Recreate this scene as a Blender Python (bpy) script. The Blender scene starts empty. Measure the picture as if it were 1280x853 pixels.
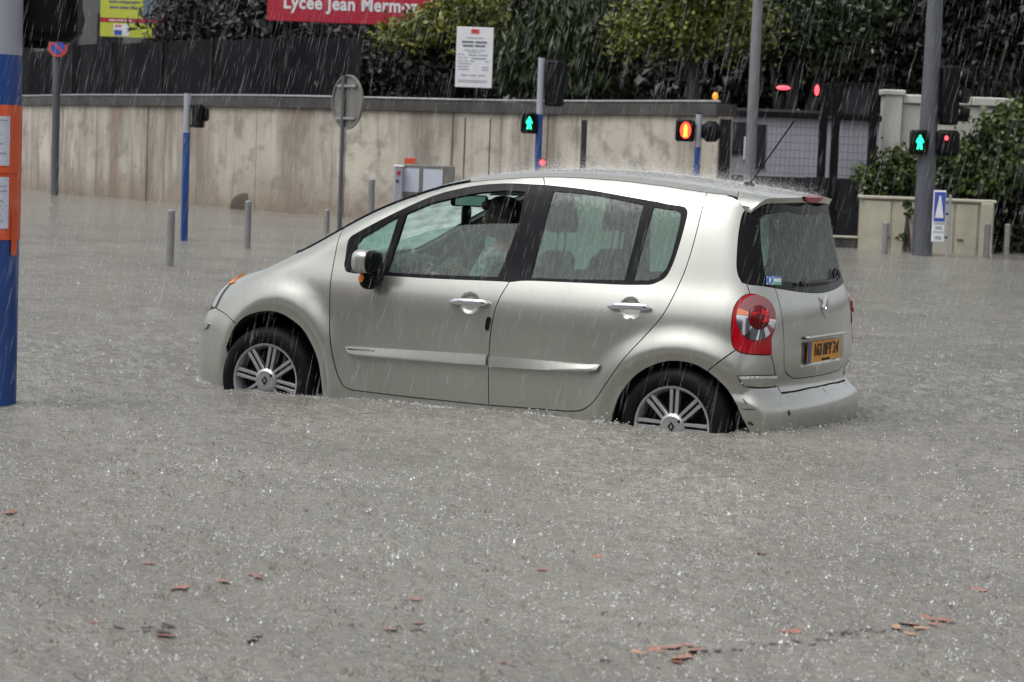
import bpy, bmesh, math, random
import numpy as np
from mathutils import Vector, Matrix
from mathutils.geometry import delaunay_2d_cdt

random.seed(11)
rng = np.random.default_rng(11)
scene = bpy.context.scene
col = scene.collection
R = math.radians

# ------------------------------------------------------------------ camera
# focal length (photo pixels), position, yaw, pitch, roll: solved from the car's known size
FPX, YAW, PITCH, ROLL = 2765.1, -0.4724, 0.0851, 0.0379
CAM = np.array([6.8488, -11.1958, 1.6548])
fwd = np.array([math.sin(YAW) * math.cos(PITCH), math.cos(YAW) * math.cos(PITCH), -math.sin(PITCH)])
rgt0 = np.array([math.cos(YAW), -math.sin(YAW), 0.0])
up0 = np.cross(rgt0, fwd)
rgt = math.cos(ROLL) * rgt0 + math.sin(ROLL) * up0
upv = -math.sin(ROLL) * rgt0 + math.cos(ROLL) * up0
camd = bpy.data.cameras.new('camera')
cam = bpy.data.objects.new('camera', camd)
col.objects.link(cam)
cam.matrix_world = Matrix(((rgt[0], upv[0], -fwd[0], CAM[0]), (rgt[1], upv[1], -fwd[1], CAM[1]),
                           (rgt[2], upv[2], -fwd[2], CAM[2]), (0, 0, 0, 1)))
camd.sensor_width = 36.0
camd.lens = FPX / 1280 * 36
camd.clip_end = 600
camd.clip_start = 0.2
camd.dof.use_dof = True
camd.dof.focus_distance = 11.7
camd.dof.aperture_fstop = 6.3
scene.camera = cam

# ------------------------------------------------------------------ light: overcast downpour
SUN_EL, SUN_AZ = 62.0, 205.0
world = bpy.data.worlds.new('World')
scene.world = world
world.use_nodes = True
wn = world.node_tree
wn.nodes.clear()
sky = wn.nodes.new('ShaderNodeTexSky')
sky.sky_type = 'NISHITA'
sky.sun_disc = False
sky.sun_elevation = R(SUN_EL)
sky.sun_rotation = R(SUN_AZ)
sky.dust_density = 4.0
sky.air_density = 1.0
hs = wn.nodes.new('ShaderNodeHueSaturation')
hs.inputs['Saturation'].default_value = 0.16
bg = wn.nodes.new('ShaderNodeBackground')
bg.inputs['Strength'].default_value = 0.10
wo = wn.nodes.new('ShaderNodeOutputWorld')
wn.links.new(sky.outputs[0], hs.inputs['Color'])
wn.links.new(hs.outputs[0], bg.inputs[0])
wn.links.new(bg.outputs[0], wo.inputs[0])
sund = bpy.data.lights.new('sun', 'SUN')
sund.energy = 0.9
sund.angle = R(50)
sund.color = (1.0, 0.985, 0.96)
sun = bpy.data.objects.new('sun', sund)
col.objects.link(sun)
# the sky's rotation turns clockwise from +Y
sd = Vector((math.sin(R(SUN_AZ)) * math.cos(R(SUN_EL)), math.cos(R(SUN_AZ)) * math.cos(R(SUN_EL)), math.sin(R(SUN_EL))))
sun.rotation_euler = sd.to_track_quat('Z', 'Y').to_euler()
sun.location = (0, 0, 40)
vs = scene.view_settings
vs.view_transform = 'Standard'
vs.look = 'None'
vs.exposure = 1.05
vs.gamma = 1.0
vs.use_curve_mapping = False
scene.cycles.use_denoising = True
scene.cycles.max_bounces = 8
scene.cycles.transparent_max_bounces = 16
scene.cycles.glossy_bounces = 4
scene.cycles.diffuse_bounces = 3
scene.cycles.caustics_reflective = False
scene.cycles.caustics_refractive = False

WATER = 0.273      # flood level above the road under the car


def ray(u, v):
    d = fwd * FPX + rgt * (u - 640) + upv * (426.5 - v)
    return d / np.linalg.norm(d)


def on_water(u, v, z=WATER):
    d = ray(u, v)
    return CAM + d * (z - CAM[2]) / d[2]


def at_depth(u, v, D):
    d = ray(u, v)
    return CAM + d * D / (d @ fwd)


def depth(P):
    return float((np.asarray(P) - CAM) @ fwd)


# ------------------------------------------------------------------ object helpers
def link(o, parent=None):
    col.objects.link(o)
    if parent is not None:
        o.parent = parent
    return o


def tag(o, label=None, cat=None, group=None, kind=None):
    if label: o['label'] = label
    if cat: o['category'] = cat; o['kind'] = 'thing'
    if group: o['group'] = group
    if kind: o['kind'] = kind
    return o


def empty(name, loc=(0, 0, 0), rz=0.0):
    o = bpy.data.objects.new(name, None)
    o.empty_display_size = 0.2
    o.location = loc
    o.rotation_euler = (0, 0, rz)
    return link(o)


def copy_tree(o, parent=None):
    c = o.copy()
    link(c, parent)
    for ch in list(o.children):
        copy_tree(ch, c)
    return c


class MB:
    """collects shapes of ONE part"""

    def __init__(s):
        s.v, s.f = [], []

    def add(s, vs_, fs_):
        n = len(s.v)
        s.v += [tuple(map(float, p)) for p in vs_]
        s.f += [tuple(n + i for i in f) for f in fs_]
        return s

    def box(s, c, d, rot=None, bev=0.0):
        x, y, z = d[0] / 2, d[1] / 2, d[2] / 2
        if bev > 0:
            b = min(bev, x * .9, y * .9, z * .9)
            pts = []
            for sx in (-1, 1):
                for sy in (-1, 1):
                    for sz in (-1, 1):
                        pts += [(sx * x, sy * (y - b), sz * (z - b)), (sx * (x - b), sy * y, sz * (z - b)), (sx * (x - b), sy * (y - b), sz * z)]
            bm = bmesh.new()
            for p in pts: bm.verts.new(p)
            r = bmesh.ops.convex_hull(bm, input=bm.verts)
            bm.verts.ensure_lookup_table()
            bm.verts.index_update()
            vs_ = [tuple(v.co) for v in bm.verts]
            fs_ = [tuple(v.index for v in f.verts) for f in bm.faces]
            bm.free()
        else:
            vs_ = [(-x, -y, -z), (x, -y, -z), (x, y, -z), (-x, y, -z), (-x, -y, z), (x, -y, z), (x, y, z), (-x, y, z)]
            fs_ = [(0, 3, 2, 1), (4, 5, 6, 7), (0, 1, 5, 4), (1, 2, 6, 5), (2, 3, 7, 6), (3, 0, 4, 7)]
        c = Vector(c)
        vs_ = [Vector(p) for p in vs_]
        if rot is not None: vs_ = [rot @ p for p in vs_]
        return s.add([p + c for p in vs_], fs_)

    def cyl(s, p0, p1, r0, r1=None, n=16, caps=True):
        r1 = r0 if r1 is None else r1
        p0, p1 = Vector(p0), Vector(p1)
        q = (p1 - p0).to_track_quat('Z', 'Y')
        vs_ = []
        for p, r in ((p0, r0), (p1, r1)):
            for i in range(n):
                a = 2 * math.pi * i / n
                vs_.append(p + q @ Vector((r * math.cos(a), r * math.sin(a), 0)))
        fs_ = [(i, (i + 1) % n, n + (i + 1) % n, n + i) for i in range(n)]
        if caps: fs_ += [tuple(range(n - 1, -1, -1)), tuple(range(n, 2 * n))]
        return s.add(vs_, fs_)

    def tube(s, path, r, n=8, caps=True):
        path = [Vector(p) for p in path]
        rs = r if isinstance(r, (list, tuple)) else [r] * len(path)
        vs_ = []
        for i, p in enumerate(path):
            a, b = path[max(i - 1, 0)], path[min(i + 1, len(path) - 1)]
            t = (b - a).normalized()
            x = t.cross(Vector((0.13, 0.21, 1))).normalized() if abs(t.z) < .95 else t.cross(Vector((1, .1, 0))).normalized()
            y = t.cross(x)
            for k in range(n):
                an = 2 * math.pi * k / n
                vs_.append(p + (x * math.cos(an) + y * math.sin(an)) * rs[i])
        fs_ = []
        for i in range(len(path) - 1):
            for k in range(n):
                fs_.append((i * n + k, i * n + (k + 1) % n, (i + 1) * n + (k + 1) % n, (i + 1) * n + k))
        if caps: fs_ += [tuple(range(n - 1, -1, -1)), tuple(range((len(path) - 1) * n, len(path) * n))]
        return s.add(vs_, fs_)

    def lathe(s, prof, c, axis='Y', n=48):
        """prof: (radius, offset along the axis)"""
        vs_, fs_ = [], []
        for r, h in prof:
            for i in range(n):
                a = 2 * math.pi * i / n
                p = (r * math.cos(a), h, r * math.sin(a)) if axis == 'Y' else ((r * math.cos(a), r * math.sin(a), h) if axis == 'Z' else (h, r * math.cos(a), r * math.sin(a)))
                vs_.append((p[0] + c[0], p[1] + c[1], p[2] + c[2]))
        for j in range(len(prof) - 1):
            for i in range(n):
                fs_.append((j * n + i, j * n + (i + 1) % n, (j + 1) * n + (i + 1) % n, (j + 1) * n + i))
        return s.add(vs_, fs_)

    def ell(s, c, r, nu=20, nv=12, e=1.0, rot=None):
        vs_, fs_ = [], []
        pw = lambda t: math.copysign(abs(t) ** e, t)
        for j in range(nv + 1):
            b = -math.pi / 2 + math.pi * j / nv
            for i in range(nu):
                a = 2 * math.pi * i / nu
                p = Vector((r[0] * pw(math.cos(b)) * pw(math.cos(a)), r[1] * pw(math.cos(b)) * pw(math.sin(a)), r[2] * pw(math.sin(b))))
                if rot is not None: p = rot @ p
                vs_.append((p.x + c[0], p.y + c[1], p.z + c[2]))
        for j in range(nv):
            for i in range(nu):
                fs_.append((j * nu + i, j * nu + (i + 1) % nu, (j + 1) * nu + (i + 1) % nu, (j + 1) * nu + i))
        return s.add(vs_, fs_)

    def prism(s, poly, o, ax, ay, th):
        """flat outline poly (2D) at origin o with axes ax, ay, thickness th along ax x ay"""
        o, ax, ay = Vector(o), Vector(ax), Vector(ay)
        nz = ax.cross(ay).normalized()
        n = len(poly)
        a = [o + ax * p[0] + ay * p[1] for p in poly]
        vs_ = a + [p + nz * th for p in a]
        fs_ = [tuple(range(n - 1, -1, -1)), tuple(range(n, 2 * n))] + [(i, (i + 1) % n, n + (i + 1) % n, n + i) for i in range(n)]
        return s.add(vs_, fs_)

    def mesh(s, name, mat, ang=35):
        me = bpy.data.meshes.new(name)
        me.from_pydata(s.v, [], s.f)
        bm = bmesh.new(); bm.from_mesh(me)
        bmesh.ops.remove_doubles(bm, verts=bm.verts, dist=1e-6)
        bmesh.ops.recalc_face_normals(bm, faces=bm.faces)
        bm.to_mesh(me); bm.free()
        me.polygons.foreach_set('use_smooth', [True] * len(me.polygons))
        me.set_sharp_from_angle(angle=R(ang))
        if mat: me.materials.append(mat)
        return me

    def build(s, name, mat, parent=None, ang=35):
        return link(bpy.data.objects.new(name, s.mesh(name, mat, ang)), parent)


def raw_mesh(name, v, f, mat, parent=None, smooth=False):
    me = bpy.data.meshes.new(name)
    v = np.asarray(v, dtype=np.float32); f = np.asarray(f, dtype=np.int32)
    me.vertices.add(len(v)); me.vertices.foreach_set('co', v.ravel())
    k = f.shape[1]
    me.loops.add(f.size); me.loops.foreach_set('vertex_index', f.ravel())
    me.polygons.add(len(f))
    me.polygons.foreach_set('loop_start', np.arange(0, f.size, k, dtype=np.int32))
    me.update(calc_edges=True)
    me.polygons.foreach_set('use_smooth', [smooth] * len(f))
    me.materials.append(mat)
    return link(bpy.data.objects.new(name, me), parent)


def text_mesh(name, body, size, mat, parent, M, align='CENTER', bold=0.0, sx=1.0, depth_=0.002, spacing=1.0):
    cu = bpy.data.curves.new(name, 'FONT')
    cu.body = body; cu.size = size; cu.align_x = align; cu.align_y = 'CENTER'
    cu.extrude = depth_; cu.offset = bold; cu.space_character = spacing; cu.resolution_u = 3
    t = bpy.data.objects.new(name, cu)
    col.objects.link(t)
    dg = bpy.context.evaluated_depsgraph_get()
    me = bpy.data.meshes.new_from_object(t.evaluated_get(dg))
    bpy.data.objects.remove(t)
    me.transform(M @ Matrix.Diagonal((sx, 1, 1, 1)))
    me.materials.clear(); me.materials.append(mat)
    me.name = name
    return link(bpy.data.objects.new(name, me), parent)


# ------------------------------------------------------------------ materials
def mat(name, c, rough=0.5, metal=0.0, spec=0.5, coat=0.0, vary=0.0, vscale=6.0, bump=0.0, bscale=40.0, c2=None, emit=None, estr=0.0, stretch=(1, 1, 1), alpha=None):
    m = bpy.data.materials.new(name)
    m.use_nodes = True
    nt = m.node_tree
    b = nt.nodes['Principled BSDF']
    b.inputs['Base Color'].default_value = (*c, 1)
    b.inputs['Roughness'].default_value = rough
    b.inputs['Metallic'].default_value = metal
    b.inputs['Specular IOR Level'].default_value = spec
    b.inputs['Coat Weight'].default_value = coat
    b.inputs['Coat Roughness'].default_value = 0.06
    if emit:
        b.inputs['Emission Color'].default_value = (*emit, 1)
        b.inputs['Emission Strength'].default_value = estr
    if vary or bump or c2:
        tc = nt.nodes.new('ShaderNodeTexCoord')
        mp = nt.nodes.new('ShaderNodeMapping')
        mp.inputs['Scale'].default_value = stretch
        nt.links.new(tc.outputs['Object'], mp.inputs[0])
    if vary or c2:
        nz = nt.nodes.new('ShaderNodeTexNoise')
        nz.inputs['Scale'].default_value = vscale; nz.inputs['Detail'].default_value = 5
        nt.links.new(mp.outputs[0], nz.inputs['Vector'])
        cr = nt.nodes.new('ShaderNodeValToRGB')
        d = c2 if c2 else tuple(x * (1 - vary) for x in c)
        cr.color_ramp.elements[0].position = 0.33; cr.color_ramp.elements[1].position = 0.67
        cr.color_ramp.elements[0].color = (*d, 1); cr.color_ramp.elements[1].color = (*c, 1)
        nt.links.new(nz.outputs['Fac'], cr.inputs[0])
        nt.links.new(cr.outputs[0], b.inputs['Base Color'])
    if bump:
        n2 = nt.nodes.new('ShaderNodeTexNoise')
        n2.inputs['Scale'].default_value = bscale; n2.inputs['Detail'].default_value = 3
        nt.links.new(mp.outputs[0], n2.inputs['Vector'])
        bp = nt.nodes.new('ShaderNodeBump')
        bp.inputs['Strength'].default_value = bump; bp.inputs['Distance'].default_value = 0.01
        nt.links.new(n2.outputs['Fac'], bp.inputs['Height'])
        nt.links.new(bp.outputs[0], b.inputs['Normal'])
    return m


def glass_mat(name, tint, gloss=1.0, wet=0.25, milk=0.0, grain=(60, 60, 7), even=1.0):
    """thin window glass: tinted transmission, mirror reflection by Fresnel, runs of rain water"""
    m = bpy.data.materials.new(name); m.use_nodes = True
    nt = m.node_tree; nt.nodes.clear()
    out = nt.nodes.new('ShaderNodeOutputMaterial')
    tr = nt.nodes.new('ShaderNodeBsdfTransparent'); tr.inputs[0].default_value = (*tint, 1)
    gl = nt.nodes.new('ShaderNodeBsdfGlossy'); gl.inputs['Roughness'].default_value = 0.04
    fr = nt.nodes.new('ShaderNodeLayerWeight'); fr.inputs['Blend'].default_value = 0.5
    pw = nt.nodes.new('ShaderNodeMath'); pw.operation = 'POWER'; pw.inputs[1].default_value = 5.0
    mul = nt.nodes.new('ShaderNodeMath'); mul.operation = 'MULTIPLY_ADD'; mul.inputs[1].default_value = 0.95 * gloss; mul.inputs[2].default_value = 0.045 * gloss
    mx = nt.nodes.new('ShaderNodeMixShader')
    tc = nt.nodes.new('ShaderNodeTexCoord'); mp = nt.nodes.new('ShaderNodeMapping'); mp.inputs['Scale'].default_value = grain
    nz = nt.nodes.new('ShaderNodeTexNoise'); nz.inputs['Scale'].default_value = 1.0; nz.inputs['Detail'].default_value = 4
    bp = nt.nodes.new('ShaderNodeBump'); bp.inputs['Strength'].default_value = wet; bp.inputs['Distance'].default_value = 0.004
    L = nt.links.new
    L(tc.outputs['Object'], mp.inputs[0]); L(mp.outputs[0], nz.inputs['Vector']); L(nz.outputs['Fac'], bp.inputs['Height'])
    L(bp.outputs[0], gl.inputs['Normal'])
    L(fr.outputs['Facing'], pw.inputs[0]); L(pw.outputs[0], mul.inputs[0]); L(mul.outputs[0], mx.inputs[0]); L(gl.outputs[0], mx.inputs[2])
    if milk > 0:
        # film of condensation and running water on the pane
        df = nt.nodes.new('ShaderNodeBsdfDiffuse'); df.inputs[0].default_value = (0.55, 0.66, 0.62, 1)
        ml = nt.nodes.new('ShaderNodeMixShader')
        rp = nt.nodes.new('ShaderNodeMapRange'); rp.inputs[1].default_value = 0.35; rp.inputs[2].default_value = 0.7
        rp.inputs[3].default_value = milk * (1 - .5 * even); rp.inputs[4].default_value = milk * (1 + .5 * even)
        tl = nt.nodes.new('ShaderNodeBsdfTranslucent'); tl.inputs[0].default_value = (0.66, 0.86, 0.80, 1)
        hf = nt.nodes.new('ShaderNodeMixShader'); hf.inputs[0].default_value = 0.6
        L(df.outputs[0], hf.inputs[1]); L(tl.outputs[0], hf.inputs[2])
        L(nz.outputs['Fac'], rp.inputs[0]); L(rp.outputs[0], ml.inputs[0]); L(tr.outputs[0], ml.inputs[1]); L(hf.outputs[0], ml.inputs[2])
        L(ml.outputs[0], mx.inputs[1])
    else:
        L(tr.outputs[0], mx.inputs[1])
    L(mx.outputs[0], out.inputs[0])
    return m


def paint_mat():
    m = mat('car_paint', (0.6, 0.6, 0.55), rough=0.31, metal=0.80, spec=0.5, coat=0.8)
    nt = m.node_tree; b = nt.nodes['Principled BSDF']
    tc = nt.nodes.new('ShaderNodeTexCoord')
    mp = nt.nodes.new('ShaderNodeMapping'); mp.inputs['Scale'].default_value = (55, 55, 10)
    nz = nt.nodes.new('ShaderNodeTexNoise'); nz.inputs['Scale'].default_value = 1; nz.inputs['Detail'].default_value = 4
    vo = nt.nodes.new('ShaderNodeTexVoronoi'); vo.inputs['Scale'].default_value = 140
    sm = nt.nodes.new('ShaderNodeMapRange'); sm.inputs[1].default_value = 0.0; sm.inputs[2].default_value = 0.35
    sm.inputs[3].default_value = 1.0; sm.inputs[4].default_value = 0.0
    ad = nt.nodes.new('ShaderNodeMath'); ad.operation = 'MULTIPLY_ADD'; ad.inputs[1].default_value = 0.35
    bp = nt.nodes.new('ShaderNodeBump'); bp.inputs['Strength'].default_value = 0.10; bp.inputs['Distance'].default_value = 0.004
    L = nt.links.new
    L(tc.outputs['Object'], mp.inputs[0]); L(mp.outputs[0], nz.inputs['Vector'])
    L(tc.outputs['Object'], vo.inputs['Vector']); L(vo.outputs['Distance'], sm.inputs[0])
    L(sm.outputs[0], ad.inputs[0]); L(nz.outputs['Fac'], ad.inputs[2])
    L(ad.outputs[0], bp.inputs['Height']); L(bp.outputs[0], b.inputs['Coat Normal'])
    # dirt film, thicker in drifts
    n3 = nt.nodes.new('ShaderNodeTexNoise'); n3.inputs['Scale'].default_value = 2.2; n3.inputs['Detail'].default_value = 6
    L(tc.outputs['Object'], n3.inputs['Vector'])
    cr = nt.nodes.new('ShaderNodeValToRGB')
    cr.color_ramp.elements[0].position = 0.3; cr.color_ramp.elements[0].color = (0.39, 0.394, 0.362, 1)
    cr.color_ramp.elements[1].position = 0.6; cr.color_ramp.elements[1].color = (0.425, 0.43, 0.398, 1)
    L(n3.outputs['Fac'], cr.inputs[0]); L(cr.outputs[0], b.inputs['Base Color'])
    return m


M = {}
M['paint'] = paint_mat()
M['black_trim'] = mat('black_trim', (0.006, 0.006, 0.008), rough=0.30, spec=0.12)
M['black_matte'] = mat('black_matte', (0.010, 0.010, 0.011), rough=0.8, spec=0.2)
M['rubber'] = mat('tyre_rubber', (0.004, 0.004, 0.0045), rough=0.6, spec=0.12, bump=0.2, bscale=60)
M['alloy'] = mat('alloy', (0.50, 0.50, 0.52), rough=0.28, metal=0.85)
M['alloy_dull'] = mat('alloy_dull', (0.36, 0.36, 0.38), rough=0.45, metal=0.6)
M['chrome'] = mat('chrome', (0.62, 0.62, 0.65), rough=0.14, metal=1.0)
M['handle'] = mat('handle_silver', (0.60, 0.60, 0.66), rough=0.22, metal=0.8)
M['red_lens'] = mat('red_lens', (0.30, 0.002, 0.008), rough=0.16, spec=0.35)
M['dark_red'] = mat('dark_red_lens', (0.10, 0.001, 0.004), rough=0.14, spec=.35)
M['bright_red'] = mat('bright_red_lens', (0.50, 0.008, 0.015), rough=0.2, spec=.3)
M['pink_lens'] = mat('smoked_lens', (0.26, 0.10, 0.105), rough=0.12, metal=0.2)
M['amber'] = mat('amber_lens', (0.85, 0.24, 0.015), rough=0.2)
M['pale_amber'] = mat('pale_amber_lens', (0.62, 0.20, 0.08), rough=0.15, coat=1.0)
M['lamp_glass'] = mat('headlamp_glass', (0.30, 0.32, 0.34), rough=0.08, metal=0.5, coat=1.0)
M['plate'] = mat('plate_yellow', (0.72, 0.32, 0.015), rough=0.4, c2=(0.62, 0.24, 0.01), vscale=30)
M['plate_blue'] = mat('plate_blue', (0.02, 0.05, 0.24), rough=0.4)
M['plate_ink'] = mat('plate_ink', (0.02, 0.012, 0.01), rough=0.5)
M['seat'] = mat('seat_fabric', (0.055, 0.058, 0.06), rough=0.9, vary=0.3, vscale=40)
M['interior'] = mat('interior_plastic', (0.035, 0.036, 0.038), rough=0.7)
M['lining'] = mat('roof_lining', (0.42, 0.42, 0.40), rough=0.9)
M['glass_side'] = glass_mat('side_glass', (0.42, 0.66, 0.58), wet=0.3, milk=0.22, even=.6)
M['glass_low'] = glass_mat('lowered_glass', (0.42, 0.60, 0.56), wet=0.3, milk=0.19, even=.6)
M['glass_rear'] = glass_mat('rear_glass', (0.36, 0.62, 0.52), gloss=.55, wet=0.3, milk=0.27, even=.6)
M['glass_wind'] = glass_mat('windscreen_glass', (0.70, 0.92, 0.86), wet=0.6, milk=0.62, grain=(14, 9, 14), even=.7)
# ------------------------------------------------------------------ the car
# car frame: X to the rear (front axle 0, rear axle 2.482), Y away from the camera, Z up from the road
CAR_PITCH, CAR_ROLL = 0.0148, -0.0078
PIV = Vector((1.24, 0, 0.3))
CARM = Matrix.Translation(PIV) @ Matrix.Rotation(CAR_ROLL, 4, 'X') @ Matrix.Rotation(CAR_PITCH, 4, 'Y') @ Matrix.Translation(-PIV)
CARI = np.array(CARM.inverted())


def spline(xs, ys, n=600):
    """natural cubic spline as a dense table"""
    xs, ys = np.array(xs, float), np.array(ys, float)
    m = len(xs); h = np.diff(xs)
    A = np.zeros((m, m)); b = np.zeros(m); A[0, 0] = A[-1, -1] = 1
    for i in range(1, m - 1):
        A[i, i - 1], A[i, i], A[i, i + 1] = h[i - 1], 2 * (h[i - 1] + h[i]), h[i]
        b[i] = 3 * ((ys[i + 1] - ys[i]) / h[i] - (ys[i] - ys[i - 1]) / h[i - 1])
    c = np.linalg.solve(A, b)
    t = np.linspace(xs[0], xs[-1], n)
    k = np.clip(np.searchsorted(xs, t) - 1, 0, m - 2)
    d = t - xs[k]
    B = (ys[k + 1] - ys[k]) / h[k] - h[k] * (2 * c[k] + c[k + 1]) / 3
    D = (c[k + 1] - c[k]) / (3 * h[k])
    return t, ys[k] + B * d + c[k] * d ** 2 + D * d ** 3


def tab(t): return lambda x: np.interp(x, t[0], t[1])


W_Z = tab(spline([.10, .25, .40, .55, .70, .80, .88, .95, 1.02, 1.1, 1.3, 1.45, 1.65], [.785, .822, .837, .843, .842, .837, .824, .803, .778, .754, .695, .640, .545]))
XR_Z = tab(spline([.10, .25, .35, .425, .455, .490, .60, .80, .95, 1.03, 1.15, 1.30, 1.45, 1.65], [2.98, 3.03, 3.052, 3.052, 3.035, 2.990, 2.985, 2.985, 2.965, 2.935, 2.90, 2.865, 2.835, 2.79]))
XF_Z = tab(spline([.10, .30, .48, .58, .66, .80, .90, 1.0, 1.65], [-.745, -.775, -.775, -.755, -.705, -.61, -.52, -.44, .30]))
T_X = tab(spline([-1.0, -.75, -.6, -.39, -.17, .026, .14, .30, .554, .853, 1.10, 1.29, 1.5, 1.7, 1.95, 2.2, 2.5, 2.75, 3.1],
                 [.60, .72, .785, .865, .936, 1.006, 1.06, 1.150, 1.290, 1.418, 1.503, 1.548, 1.576, 1.586, 1.583, 1.570, 1.543, 1.516, 1.47]))


def smax(a, b, k):
    h = np.clip(.5 + .5 * (a - b) / k, 0, 1)
    return b * (1 - h) + a * h + k * h * (1 - h)


def sstep(a, b, x):
    t = np.clip((x - a) / (b - a), 0, 1)
    return t * t * (3 - 2 * t)


def F(X, Y, Z):
    a = np.abs(Y)
    ys = W_Z(Z) - .115 * np.clip((.7 - X) / 1.2, 0, 2) ** 2 - .075 * np.clip((X - 1.8) / 1.1, 0, 2) ** 2
    lo = sstep(1.0, .8, Z)
    for cx, cz, sx, sz, amp in ((.055, .30, .335, .392, .034), (2.51, .30, .372, .336, .032)):
        rho = np.hypot((X - cx) / sx, (Z - cz) / sz)
        ys = ys + lo * (amp * sstep(1.62, 1.16, rho) ** 1.3 - .030 * np.clip((1.155 - rho) / .16, 0, 1))
    # waist pressing above the handles
    side = a - ys
    rear = X - XR_Z(Z) + .055 * (a / .6) ** 2
    front = XF_Z(Z) - X + .20 * (a / .7) ** 2
    bow = .11 * sstep(1.5, .9, X)
    crown = .026 * sstep(.9, 1.4, X) + .02 * sstep(.1, -.2, X)
    zt = T_X(X + bow * (1 - (a / .62) ** 2)) - crown * (a / .6) ** 2
    top = Z - zt
    kt = .10 - .06 * sstep(2.45, 2.75, X)
    return smax(smax(smax(side, rear, .20), front, .22), top, kt)


def grad(P, e=2e-3):
    g = np.stack([F(*(P + np.eye(3)[i] * e).T) - F(*(P - np.eye(3)[i] * e).T) for i in range(3)], -1)
    return g / np.linalg.norm(g, axis=1, keepdims=True)


XA, XB, ZA, ZB, SC = -.2, 2.25, .45, .75, .85
UMIN, UMAX = XA - SC * math.pi / 2, XB + SC * math.pi / 2


def zc(u): return ZA + (np.clip(u, XA, XB) - XA) / (XB - XA) * (ZB - ZA)


def to_uv(P):
    X, Y, Z = P[:, 0], np.abs(P[:, 1]), P[:, 2]
    th = np.where(X > XB, np.arctan2(X - XB, Y), np.where(X < XA, -np.arctan2(XA - X, Y), 0))
    u = np.clip(X, XA, XB) + SC * th
    h = np.hypot(np.where(X > XB, X - XB, np.where(X < XA, XA - X, 0)), Y)
    return np.stack([u, SC * np.arctan2(Z - zc(u), h)], -1)


def lift_uv(q):
    u, ph = q[:, 0], q[:, 1] / SC
    uc = np.clip(u, XA, XB)
    th = (u - uc) / SC
    O = np.stack([uc, 0 * uc, zc(u)], -1)
    d = np.stack([np.sin(th) * np.cos(ph), -np.cos(th) * np.cos(ph), np.sin(ph)], -1)
    lo, hi = np.zeros(len(u)) + .02, np.zeros(len(u)) + 2.2
    for _ in range(34):
        m = (lo + hi) / 2
        ins = F(*(O + d * m[:, None]).T) < 0
        lo, hi = np.where(ins, m, lo), np.where(ins, hi, m)
    P = O + d * lo[:, None]
    P[np.abs(np.abs(th) - math.pi / 2) < 1e-6, 1] = 0
    return P


def lift_top(q):
    """(X, Y) seen from above"""
    lo, hi = np.full(len(q), .45), np.full(len(q), 1.8)
    for _ in range(34):
        m = (lo + hi) / 2
        ins = F(q[:, 0], q[:, 1], m) < 0
        lo, hi = np.where(ins, m, lo), np.where(ins, hi, m)
    return np.stack([q[:, 0], q[:, 1], lo], -1)


def px(pts):
    """photo pixels -> points on the body surface (car frame)"""
    out = []
    o = (CARI @ np.append(CAM, 1))[:3]
    for u, v in pts:
        d = CARI[:3, :3] @ ray(u, v)
        t = np.arange(9.0, 17.0, .004)
        P = o + d * t[:, None]
        f = F(*P.T)
        k = np.nonzero(f < 0)[0]
        if len(k):
            a, b = t[max(k[0] - 1, 0)], t[k[0]]
            for _ in range(25):
                m = (a + b) / 2
                if F(*(o + d * m)) < 0: b = m
                else: a = m
            out.append(o + d * b)
        else:
            out.append(P[np.argmin(f)])
    return np.array(out)


def side_pt(X, Z):
    y = np.linspace(-1.1, 0, 2000)
    k = np.nonzero(F(X + 0 * y, y, Z + 0 * y) < 0)[0]
    return np.array([X, y[k[0]] if len(k) else -.3, Z])


def catmull(p, step=.02, close=False):
    p = np.asarray(p, float)
    if len(p) == 1: return p
    if len(p) < 3 and not close:
        n = max(2, int(np.linalg.norm(p[1] - p[0]) / step) + 1)
        return p[0] + (p[1] - p[0]) * np.linspace(0, 1, n)[:, None]
    if close: q = np.concatenate([p[-1:], p, p[:2]])
    else: q = np.concatenate([2 * p[:1] - p[1:2], p, 2 * p[-1:] - p[-2:-1]])
    out = []
    for i in range(1, len(q) - 2):
        n = max(2, int(np.linalg.norm(q[i + 1] - q[i]) / step) + 1)
        t = np.linspace(0, 1, n, endpoint=False)[:, None]
        out.append(.5 * (2 * q[i] + (q[i + 1] - q[i - 1]) * t + (2 * q[i - 1] - 5 * q[i] + 4 * q[i + 1] - q[i + 2]) * t ** 2 + (3 * q[i] - q[i - 1] - 3 * q[i + 1] + q[i + 2]) * t ** 3))
    if not close: out.append(q[-2:-1])
    return np.concatenate(out)


def cpx(pts, step=.02): return catmull(to_uv(px(pts)), step)                      # curve traced on the body
def cxz(pts, step=.02): return catmull(to_uv(np.array([side_pt(*p) for p in pts])), step)


def join(*cs):
    pts = []
    for c in cs:
        for p in c:
            if not pts or np.hypot(*(p - pts[-1])) > 1e-4: pts.append(np.array(p, float))
    if np.hypot(*(pts[0] - pts[-1])) < 1e-4: pts.pop()
    return np.array(pts)


def inside(poly, q):
    x, y = q[:, 0], q[:, 1]
    r = np.zeros(len(q), bool)
    n = len(poly)
    for i in range(n):
        (x0, y0), (x1, y1) = poly[i], poly[(i + 1) % n]
        c = ((y0 > y) != (y1 > y))
        if y0 != y1: r ^= c & (x < (x1 - x0) * (y - y0) / (y1 - y0) + x0)
    return r


def centre_flag(q, top):
    if top: return np.abs(q[:, 1]) < 1e-6
    return (np.abs(q[:, 0] - UMAX) < 1e-6) | (np.abs(q[:, 0] - UMIN) < 1e-6)


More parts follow.
